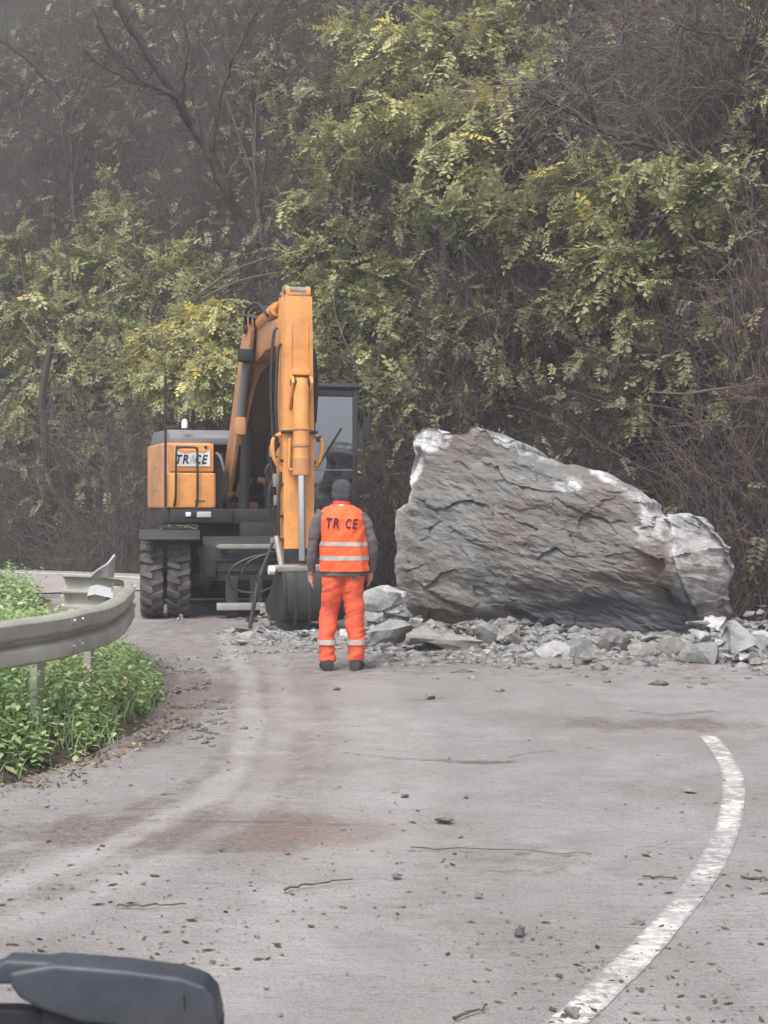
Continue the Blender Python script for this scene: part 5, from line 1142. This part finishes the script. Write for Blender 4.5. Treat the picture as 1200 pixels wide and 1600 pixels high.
T('olive leaved tree at right below the long bare bough', (1010, 640), [C(905, 240, 2.2, 57, 46, 49, 0.55), C(960, 290, 2.2, 69, 46, 55, 0.52), C(1050, 240, 2.2, 69, 46, 49, 0.50), C(1140, 250, 2.2, 69, 57, 49, 0.50), C(930, 370, 2.2, 57, 57, 49, 0.50), C(990, 380, 2.0, 57, 46, 44, 0.55), C(890, 310, 2.0, 46, 46, 33, 0.65), C(1080, 300, 1.8, 69, 46, 38, 0.45), C(1010, 470, 1.6, 80, 46, 33, 0.42), C(920, 460, 1.6, 69, 46, 27, 0.42)], r0=.09, seed=4)
T('slim green tree at left below the leaning trunk', (230, 640), [C(170, 270, 2.2, 42, 38, 110, .42), C(185, 340, 2.2, 50, 42, 140, .45), C(230, 395, 2.2, 60, 45, 150, .48), C(290, 400, 2, 50, 50, 110, .45), C(220, 450, 2, 60, 40, 130, .48), C(330, 440, 1.8, 50, 40, 90, .45)], r0=.10, seed=5, size=.56)
T('green tree spreading at the left edge of the slope', (60, 760), [C(30, 380, 2.2, 60, 40, 130, .42), C(110, 400, 2.2, 60, 40, 140, .42), C(50, 460, 2.4, 70, 45, 170, .45), C(140, 480, 2.2, 60, 45, 140, .42), C(40, 540, 2.2, 60, 45, 140, .45), C(120, 560, 2, 60, 45, 110, .42), C(30, 620, 1.8, 50, 40, 80, .4), C(200, 520, 1.6, 50, 50, 80, .42)], r0=.12, seed=6, size=.56)
T('bright yellow green bush spilling out behind the excavator\'s hood', (330, 680), [C(240, 530, 4.8, 50, 42, 570, 0.66), C(300, 515, 5.0, 55, 45, 690, 0.68), C(350, 490, 4.8, 45, 36, 480, 0.66), C(270, 580, 4.6, 60, 34, 510, 0.62), C(340, 560, 4.6, 50, 40, 480, 0.62), C(215, 570, 4.4, 30, 24, 180, 0.59)], r0=.08, seed=7, size=.36, name='locust_bush', cat='bush')
T('dark green tree standing between cab and boulder', (620, 760), [C(520, 530, 1.2, 45, 45, 90, .4, 23.6), C(590, 430, 1.6, 55, 50, 110, .42, 23.4), C(560, 590, 1.0, 50, 34, 80, .36, 23.2), C(610, 530, 1.2, 50, 45, 70, .36, 23), C(530, 420, 1.6, 45, 40, 80, .45, 23.5), C(640, 610, .8, 50, 40, 40, .32, 22), C(660, 470, 1.4, 50, 40, 50, .38)], r0=.06, seed=8)
T('thin grey green tree high at upper left', (420, 420), [C(350, 130, 2, 90, 60, 60, .45), C(430, 90, 2, 70, 50, 60, .5), C(440, 180, 2, 60, 40, 45, .5), C(270, 60, 2, 70, 40, 30, .4), C(480, 130, 1.6, 40, 50, 40, .55)], r0=.08, seed=9, leafmat='leaf_grey', size=.46, bare=60)
T('bare grey tree at the top left corner', (130, 420), [C(60, 60, 2, 80, 50, 24, .4), C(150, 150, 2, 80, 50, 26, .4), C(40, 200, 2, 60, 60, 20, .35), C(170, 40, 2, 60, 40, 18, .4)], r0=.09, seed=10, leafmat='leaf_grey', size=.42, bare=110)
T('thin tree with pale leaves on the lower middle slope', (800, 680), [C(760, 440, 1.4, 60, 50, 46, .45), C(700, 520, 1.2, 60, 50, 44, .38), C(790, 560, 1.2, 60, 50, 40, .4), C(850, 470, 1.4, 50, 50, 40, .55), C(720, 610, .8, 60, 40, 30, .35)], r0=.05, seed=12, leafmat='leaf_grey', size=.42, bare=50)
T('brushy sapling with few leaves at the lower right slope', (980, 720), [C(930, 560, 1.2, 60, 40, 34, .45), C(1040, 540, 1.2, 60, 50, 34, .4), C(1120, 480, 1.4, 60, 50, 30, .5), C(1000, 640, .8, 70, 40, 26, .35), C(1130, 600, .8, 50, 50, 20, .4)], r0=.05, seed=13, leafmat='leaf_grey', size=.4, bare=70)
T('drab sapling with pale dangling leaves left of the excavator', (150, 820), [C(110, 610, 1.8, 50, 40, 30, .75), C(140, 690, 1.2, 60, 40, 30, .6), C(60, 690, 1.2, 50, 60, 34, .4), C(190, 660, 1.2, 40, 50, 24, .5), C(130, 760, .8, 60, 30, 24, .5)], r0=.07, seed=14, leafmat='leaf_grey', size=.44, bare=60)
T('yellow tipped bough at the top right corner', (1190, 260), [C(1170, 14, 2, 26, 8, 14, .97), C(1130, 60, 2, 60, 40, 20, .5), C(1190, 120, 2, 40, 50, 16, .5)], r0=.05, seed=15, size=.24, bare=70)
# dark leaning trunk with bare limbs, upper left
def limb_tree(name, label, base, limbs, mat='bark', group=GT, fine=90, seed=0, cat='tree', twigmat=None):
    r = np.random.default_rng(seed); root = empty(name, tuple(base)); tag(root, label, cat, group); b0 = np.array(base)
    VF = []; pts_all = []
    for pts, ra, rb in limbs:
        sp = np.array([tuple(p) for p in smooth_path(pts, 8)]); sp[1:-1] += r.standard_normal((len(sp)-2, 3))*.025; VF.append(tubes_np(sp[None], np.linspace(ra, rb, len(sp))[None], 7)); pts_all.append(sp[len(sp)//4:])
    V, F = join(*VF); link('trunk', np_mesh('trunk', V-b0, F, M[mat], True), root)
    if fine:
        A_ = np.vstack(pts_all); q = r.integers(0, len(A_)-1, fine); d = r.standard_normal((fine, 3))*.8+(A_[q+1]-A_[q])/(np.linalg.norm(A_[q+1]-A_[q], axis=1, keepdims=True)+1e-9)
        P, rad = twigs(r, A_[q], d, .7+1.9*r.random(fine), 8, .2, .010); P2, rad2 = twigs(r, P[:, 4], d+r.standard_normal((fine, 3))*.7, .4+.9*r.random(fine), 8, .25, .006)
        V, F = join(tubes_np(P, rad, 3), tubes_np(P2, rad2, 3)); tag(link('twigs', np_mesh('twigs', V-b0, F, M[twigmat or mat], False), root), kind='stuff')
    return root
def hp(u, v, off): p = hit(u, v); return at(u, v, p.y-off)
Yt = hit(400, 400).y-1.0
limb_tree('bare_tree', 'dark bare trunk leaning left above the excavator', hit(415, 430), [([hit(415, 430), at(395, 385, Yt), at(350, 290, Yt-.3), at(300, 195, Yt-.6), at(262, 130, Yt-.9), at(190, 20, Yt-1.3), at(160, -60, Yt-1.5)], .15, .07), ([at(300, 200, Yt-.6), at(270, 150, Yt-1.4), at(215, 120, Yt-1.8), at(150, 40, Yt-2.2)], .07, .03), ([at(265, 140, Yt-.9), at(200, 125, Yt-1.2), at(130, 80, Yt-1.4)], .05, .02), ([at(330, 245, Yt-.4), at(350, 130, Yt-.6), at(400, 20, Yt-.8)], .06, .03), ([at(285, 170, Yt-.7), at(290, 60, Yt-1), at(270, -30, Yt-1)], .05, .03)], fine=120, seed=20)
Yt = hit(120, 200).y-1.5
limb_tree('bare_tree', 'thin dark bough slanting down from the left edge', hit(130, 330), [([hit(130, 330), at(118, 200, Yt+.5), at(60, 110, Yt), at(0, 62, Yt-.4), at(-60, 20, Yt-.6)], .07, .03), ([at(60, 110, Yt), at(20, 160, Yt), at(-30, 170, Yt)], .035, .015), ([at(110, 190, Yt), at(130, 90, Yt), at(110, 0, Yt)], .04, .015)], fine=90, seed=21)
Yt = hit(1000, 230).y-2.6
limb_tree('bare_tree', 'long bare bough slanting across the right of the slope', hit(1240, 420), [([hit(1240, 420), at(1210, 305, Yt), at(1120, 265, Yt-.1), at(1030, 235, Yt-.2), at(935, 205, Yt-.3), at(880, 170, Yt-.4), at(830, 140, Yt-.5)], .06, .012), ([at(935, 205, Yt-.3), at(925, 165, Yt-.4), at(905, 110, Yt-.5), at(885, 90, Yt-.5)], .018, .008), ([at(930, 203, Yt-.3), at(915, 160, Yt-.6), at(890, 140, Yt-.6), at(840, 130, Yt-.7)], .018, .008), ([at(1030, 235, Yt-.2), at(985, 155, Yt-.3), at(975, 60, Yt-.3)], .018, .008)], 'bark', fine=110, seed=22, twigmat='bark_pale')
Yt = hit(1100, 100).y-2.2
limb_tree('bare_tree', 'reddish bare tree at the upper right edge', hit(1260, 240), [([hit(1260, 240), at(1200, 85, Yt), at(1120, 55, Yt), at(1060, 40, Yt)], .05, .015), ([at(1200, 85, Yt), at(1130, 140, Yt), at(1060, 90, Yt-.2), at(970, 55, Yt-.3)], .03, .01), ([at(1150, 200, Yt), at(1085, 100, Yt), at(1080, 40, Yt)], .03, .01)], 'twig_red', fine=260, seed=23, twigmat='bark_pale')
Yb_ = hit(400, 430).y-2.6
for i, (pts, lab) in enumerate((([(310, 460), (360, 425), (410, 405), (450, 392)], 'upper of two pale arching branches behind the boom'), ([(316, 466), (370, 440), (420, 428), (455, 425)], 'lower of two pale arching branches behind the boom'))):
    m_ = MB(); m_.tube(smooth_path([at(u, v, Yb_) for u, v in pts], 5), list(np.linspace(.022, .012, 16)), 6); tag(m_.build('branch', M['bark_pale'], None, smooth=True), lab, 'branch')
Yb_ = hit(1120, 610).y-1.2
m_ = MB(); m_.tube(smooth_path([at(1015, 612, Yb_), at(1070, 615, Yb_), at(1120, 608, Yb_), at(1215, 598, Yb_)], 5), list(np.linspace(.010, .018, 16)), 6); tag(m_.build('branch', M['bark_pale'], None, smooth=True), 'pale thin branch lying level on the slope at far right', 'branch')
Yb_ = hit(900, 560).y-1.0
for i, (pts, lab, ra) in enumerate((([(728, 580), (730, 450), (722, 380)], 'thin dark upright stem in the middle of the slope', .035), ([(668, 620), (664, 520), (670, 470)], 'thin dark upright stem above the boulder\'s left corner', .028), ([(75, 800), (72, 700), (66, 620), (80, 540)], 'dark upright trunk in the shade left of the excavator', .13), ([(1040, 650), (1048, 600), (1055, 560)], 'pale hanging stem above the boulder\'s right end', .012))):
    b = hit(pts[0][0], pts[0][1]); m_ = MB(); P = smooth_path([b-Vector((0, 0, .3))]+[at(u, v, b.y-.3-.1*k) for k, (u, v) in enumerate(pts)], 5); m_.tube(P, list(np.linspace(ra, ra*.6, len(P))), 7); tag(m_.build('tree_trunk', M['bark' if ra > .02 else 'bark_pale'], None, smooth=True), lab, 'trunk')

# bare shrubs, brown and reddish, that fill the slope between the trees
def shrub(label, u, v, wpx, hpx, n, mat, seed, group='bare shrubs on the slope', grav=.0):
    r = np.random.default_rng(seed); b = hit(u, v); s = FPX/b.y; W_, H_ = wpx/s, hpx/s; root = empty('bare_shrub', tuple(b)); tag(root, label, 'shrub', group)
    X = b.x+r.normal(0, .42, n)*W_; Y = b.y+r.normal(0, .5, n); Z = hill_z(X, Y); st_ = np.stack([X, Y, Z-.05], -1)
    d = r.standard_normal((n, 3))*.55+np.array([0, -.45, 1.]); L_ = H_*(.35+.8*r.random(n)); P, rad = twigs(r, st_, d, L_, 9, .2, .009, grav)
    q = r.integers(0, n, n*3); w_ = r.integers(3, 8, n*3); d2 = (P[q, w_]-P[q, w_-1]); d2 /= np.linalg.norm(d2, axis=1, keepdims=True)
    P2, rad2 = twigs(r, P[q, w_], d2+r.standard_normal((n*3, 3))*.6, L_[q]*(.2+.35*r.random(n*3)), 6, .25, .0045, grav)
    V, F = join(tubes_np(P, rad, 3)); tag(link('stems', np_mesh('stems', V-np.array(b), F, M[mat]), root), kind='stuff'); V, F = tubes_np(P2, rad2, 3); tag(link('twigs', np_mesh('twigs', V-np.array(b), F, M[mat]), root), kind='stuff')
SH = [('reddish twiggy shrub at the right edge above the debris', 1170, 620, 120, 260, 260, 'twig_red'), ('dense reddish brown shrub high on the right', 1080, 260, 160, 200, 260, 'twig_red'), ('brown shrub behind the boulder\'s right shoulder', 1120, 860, 110, 200, 200, 'twig_red'), ('brown shrub above the boulder\'s sloping top', 940, 760, 160, 200, 240, 'twig'), ('dark shrub behind the boulder\'s top left corner', 680, 760, 120, 220, 200, 'twig'), ('brown shrub between cab and boulder', 600, 900, 60, 220, 120, 'twig'), ('brown brush on the slope above the cab', 600, 380, 150, 200, 200, 'twig'), ('grey brown brush on the upper left slope', 120, 330, 200, 200, 260, 'twig'), ('brown brush on the slope left of the boom', 330, 360, 160, 220, 220, 'twig'), ('brown thicket at the foot of the slope left', 60, 840, 150, 200, 220, 'twig'), ('brown thicket just left of the excavator', 190, 850, 110, 240, 220, 'twig_red'), ('brown brush in the middle of the slope', 820, 500, 180, 200, 240, 'twig'), ('reddish brush at the top right', 960, 120, 200, 180, 240, 'twig_red'), ('grey brush at the top of the slope centre left', 400, 120, 200, 180, 220, 'twig'), ('reddish brush low on the far right slope', 1190, 780, 100, 220, 160, 'twig_red'), ('brown brush behind the excavator\'s hood', 300, 720, 140, 160, 180, 'twig'), ('dark brush high in the middle', 760, 300, 160, 180, 200, 'twig'), ('brown twiggy brush right of the middle of the slope', 1000, 440, 170, 170, 240, 'twig_red')]
for i, a in enumerate(SH): shrub(*a, seed=300+i)
# undergrowth that reads as one mass, and leaf litter
def hill_pts(r, n, u0=-60, u1=1260, v0=-60, v1=960):
    u = r.uniform(u0, u1, n); Y = r.uniform(16, 52, n); X = (u-600)/FPX*Y; d = hill_d(X, Y); z = hill_z(X, Y); v = VH+(HC-z)/Y*FPX
    k = (d > .15) & (v > v0) & (v < v1); return np.stack([X, Y, z], -1)[k]
r = np.random.default_rng(55)
S = hill_pts(r, 50000); S = S[r.permutation(len(S))[:15000]]
P, rad = twigs(r, S-np.array([0, 0, .04]), r.standard_normal((len(S), 3))*.6+np.array([0, -.5, .8]), .4+1.1*r.random(len(S)), 6, .3, .006, .05)
V, F = tubes_np(P, rad, 3); tag(link('undergrowth', np_mesh('undergrowth', V, F, M['twig'])), 'brown twiggy undergrowth covering the slope', 'undergrowth', None, 'stuff')
S = hill_pts(r, 60000); S = S[r.permutation(len(S))[:22000]]; pn = fbm(S*.35, 3); S = S[pn > -.12]
S = S+np.stack([r.normal(0, .2, len(S)), -np.abs(r.normal(0, .25, len(S))), np.abs(r.normal(0, .3, len(S)))], -1)
tag(flakes('undergrowth_leaves', S, .05, M['leaf_grey'], 6, .35, .9, 2.2), 'dull green leaves of low plants on the slope', 'foliage', None, 'stuff')
S = hill_pts(r, 60000); S = S[r.permutation(len(S))[:10000]]; pn = fbm(S*.5+3, 3); S = S[(pn > -.02) & (r.random(len(S)) < .75)]; n_ = len(S)
S = S+np.stack([r.normal(0, .3, n_), -np.abs(r.normal(0, .5, n_))-.1, .15+np.abs(r.normal(0, .6, n_))], -1)
V, F, tn = fronds(r, S, r.standard_normal((n_, 3))*.7+np.array([0, -.4, -.3]), .38, .45+.25*fbm(S*.3, 2)+r.normal(0, .2, n_)); tag(link('undergrowth_leaves', np_mesh('undergrowth_leaves', V, F, M['leaf_grey'], False, {'tone': tn})), 'pale olive leaf sprays of saplings all over the slope', 'foliage', None, 'stuff')
S = hill_pts(r, 70000); S = S[r.permutation(len(S))[:26000]]+np.array([0, -.02, .03])
tag(flakes('leaf_litter', S, .05, M['litter'], 8, .4, .5, 1.8), 'brown fallen leaves lying on the slope', 'leaf litter', None, 'stuff')

# ------------------------------------------------------------------ weeds on the verge
r = np.random.default_rng(91)
def verge_pts(n, x0, x1, y0, y1, inset=.03):
    X = r.uniform(x0, x1, n); Y = r.uniform(y0, y1, n); k = in_verge(X, Y); X, Y = X[k], Y[k]; d = seg_dist(X, Y, VEs); k = d > inset+.12*r.random(len(X))+.3*np.maximum(0, fbm(np.stack([X*2.4, Y*2.4, X*0+6], -1), 3)); X, Y = X[k], Y[k]
    return np.stack([X, Y, verge_z(X, Y)], -1), d[k]
def blades(P, h, w_, lean, tone):
    n = len(P); a = r.random(n)*6.283; dx = np.stack([np.cos(a), np.sin(a), np.zeros(n)], -1); ln = r.normal(0, lean, (n, 3)); ln[:, 2] = 0; up = np.array([0, 0, 1.])
    h = h[:, None]; m1 = P+up*h*.55+ln*h*.4; t = P+up*h*(1-.3*np.linalg.norm(ln, axis=1, keepdims=True))+ln*h*1.15
    V = np.stack([P-dx*w_, P+dx*w_, m1+dx*w_*.7, m1-dx*w_*.7, m1-dx*w_*.7, m1+dx*w_*.7, t+dx*w_*.1, t-dx*w_*.1], 1).reshape(-1, 3)
    return V, np.arange(len(V)).reshape(-1, 4), np.repeat(tone, 8)
def weeds(P, h, size, tone, droop=.35):
    """leafy stems: each stem carries a spiral of pointed folded leaves"""
    n = len(P); lv = 9; k = np.arange(lv)[None, :]; t = (.15+.85*(k+.5)/lv)*np.ones((n, 1)); ln = r.normal(0, .22, (n, 1, 3)); ln[..., 2] = 0
    pos = P[:, None]+np.stack([np.zeros((n, lv)), np.zeros((n, lv)), t*h[:, None]], -1)+ln*(t**1.5)[..., None]*h[:, None, None]; a = r.random((n, 1))*6.28+k*2.4+r.normal(0, .3, (n, lv))
    d = np.stack([np.cos(a), np.sin(a), .25-droop*r.random((n, lv))*2], -1); d /= np.linalg.norm(d, axis=-1, keepdims=True); sd = np.cross(d, np.array([0, 0, 1.])); sd /= np.linalg.norm(sd, axis=-1, keepdims=True); up = np.cross(sd, d)
    s = (size*(.6+.7*r.random((n, lv)))*(1.15-.55*t))[..., None]; w_ = s*.30
    V = np.stack([pos, pos+d*s*.5+sd*w_-up*s*.05, pos+d*s*1.05-np.array([0, 0, 1.])*s*.22, pos+d*s*.5-sd*w_-up*s*.05], 2).reshape(-1, 3)
    tn = np.repeat((tone[:, None]+r.normal(0, .1, (n, lv))).ravel(), 4); return V, np.arange(len(V)).reshape(-1, 4), np.clip(tn, 0, 1)
P1, d1 = verge_pts(9000, -4.2, -1.4, 6.2, 14.2); big_ = fbm(np.stack([P1[:, 0]*1.1, P1[:, 1]*1.1, P1[:, 0]*0], -1), 3)
rd1 = seg_dist(P1[:, 0], P1[:, 1], [(p.x, p.y) for p in gp]); h1 = (.06+.34*np.clip(d1, 0, .8)+.14*(1-sstep(.1, .5, rd1)))*(.7+.5*r.random(len(P1)))*(1+.45*big_)*np.where(P1[:, 1] > 12, .55, 1)
A1 = weeds(P1[::2], h1[::2], .07, .5+.5*big_[::2]+r.normal(0, .12, len(P1[::2])))
P2, d2 = verge_pts(14000, -4.2, -1.4, 6.2, 14.2, .0); A2 = blades(P2, (.08+.20*np.clip(d2+.25, 0, 1))*(.6+.8*r.random(len(P2))), .0045, .45, np.clip(.45+r.normal(0, .16, len(P2)), 0, 1))
P3, d3 = verge_pts(7000, -12, -2.6, 13.8, 26.5, .1); big3 = fbm(np.stack([P3[:, 0]*.6, P3[:, 1]*.6, P3[:, 0]*0], -1), 3)
A3 = weeds(P3[:3200], (.20+.22*r.random(3200))*(1+.5*big3[:3200]), .10, .5+.4*big3[:3200]+r.normal(0, .14, 3200))
V, F = join(A1[:2], A2[:2]); tag(link('weeds', np_mesh('weeds', V, F, M['weed'], False, {'tone': np.concatenate([A1[2], A2[2]])})), 'lush green weeds and grass under the guardrail', 'weeds', None, 'stuff')
tag(link('weeds', np_mesh('weeds', A3[0], A3[1], M['weed'], False, {'tone': A3[2]})), 'green and brown weeds behind the guardrail', 'weeds', None, 'stuff')
k = r.integers(0, len(VEs)-1, 1800); t = r.random(1800)[:, None]; Q = VEs[k]*(1-t)+VEs[k+1]*t; Q = Q[(Q[:, 1] > 6) & (Q[:, 1] < 14)]; Q = Q+r.normal(0, .09, Q.shape)+np.array([.04, -.03])
S = np.stack([Q[:, 0], Q[:, 1], np.maximum(verge_z(Q[:, 0], Q[:, 1]), road_z(Q[:, 0], Q[:, 1]))+.015], -1); tag(flakes('leaf_litter', S, .026, M['litter'], 9, .7, .4, 1.7), 'pale fallen leaves along the edge of the verge', 'leaf litter', None, 'stuff')

# ------------------------------------------------------------------ wiper of the car the picture is taken from
wp = empty('windscreen_wiper', tuple(at(170, 1600, .95))); tag(wp, 'dark plastic wiper arm at the bottom left corner', 'wiper')
W0 = np.array(at(170, 1600, .95)); ws = FPX/.95
def wx(u, v, dy=0.): q = at(u, v, .95); return np.array([q.x, .95+dy, q.z])-W0
def wpart(name, poly, y0, y1, mat, bev):
    mm = MB(); n = len(poly); Vv = [tuple(wx(u, v, y0)) for u, v in poly]+[tuple(wx(u, v, y1)) for u, v in poly]
    mm.add(Vv, [tuple(range(n))[::-1], tuple(range(n, 2*n))]+[(i, (i+1) % n, n+(i+1) % n, n+i) for i in range(n)]); return mm.build(name, mat, wp, bevel=bev, seg=4)
wpart('arm_head', [(20, 1512), (90, 1499), (200, 1508), (285, 1519), (322, 1532), (338, 1550), (345, 1585), (345, 1604), (230, 1598), (130, 1588), (70, 1568), (38, 1552), (24, 1534)], -.012, .018, M['wiper'], .0035)
wpart('skirt', [(66, 1572), (120, 1584), (220, 1594), (346, 1592), (346, 1625), (66, 1612)], -.004, .02, M['wiper2'], .003)
wpart('arm', [(-160, 1506), (-4, 1506), (14, 1495), (92, 1499), (70, 1534), (-160, 1530)], -.008, .012, M['wiper'], .003)
wpart('blade', [(-160, 1583), (20, 1582), (110, 1589), (340, 1606), (340, 1650), (-160, 1640)], .006, .02, M['wiper2'], .003)
wpart('rib', [(290, 1545), (293, 1545), (294, 1568), (291, 1568)], -.0128, -.011, M['wiper2'], 0)

xs = np.linspace(-160, 190, 500); top = 3.4+2.6*fbm(np.stack([xs*.05, xs*0, xs*0], -1), 4)+1.2*fbm(np.stack([xs*.5, xs*0, xs*0], -1), 3); Vv = []
for x, t in zip(xs, top): Vv += [(x, -95, -.2), (x, -96+float(rng.normal(0, .6)), t*.6), (x, -98, max(t, 1.))]
Ff = [(3*i+k, 3*i+3+k, 3*i+4+k, 3*i+1+k) for i in range(len(xs)-1) for k in (0, 1)]
tag(link('far_wood', np_mesh('far_wood', Vv, Ff, M['soil'])), 'distant wood across the valley behind the viewer', 'wood', None, 'stuff')

# ------------------------------------------------------------------ damp air, tinted lavender to stand for the windscreen's veil too
m, n, b = base_mat('damp_air_veil'); n.nodes.remove(b)
pv = N(n, 'VolumePrincipled'); pv.inputs['Color'].default_value = (.91, .90, .97, 1); pv.inputs['Density'].default_value = .0022; pv.inputs['Anisotropy'].default_value = .2
n.links.new(pv.outputs[0], n.nodes['Material Output'].inputs['Volume'])
hz_ = MB(); hz_.box(-310, 310, -310, 310, -1.5, 62); tag(hz_.build('haze', m), None, None, None, 'stuff')
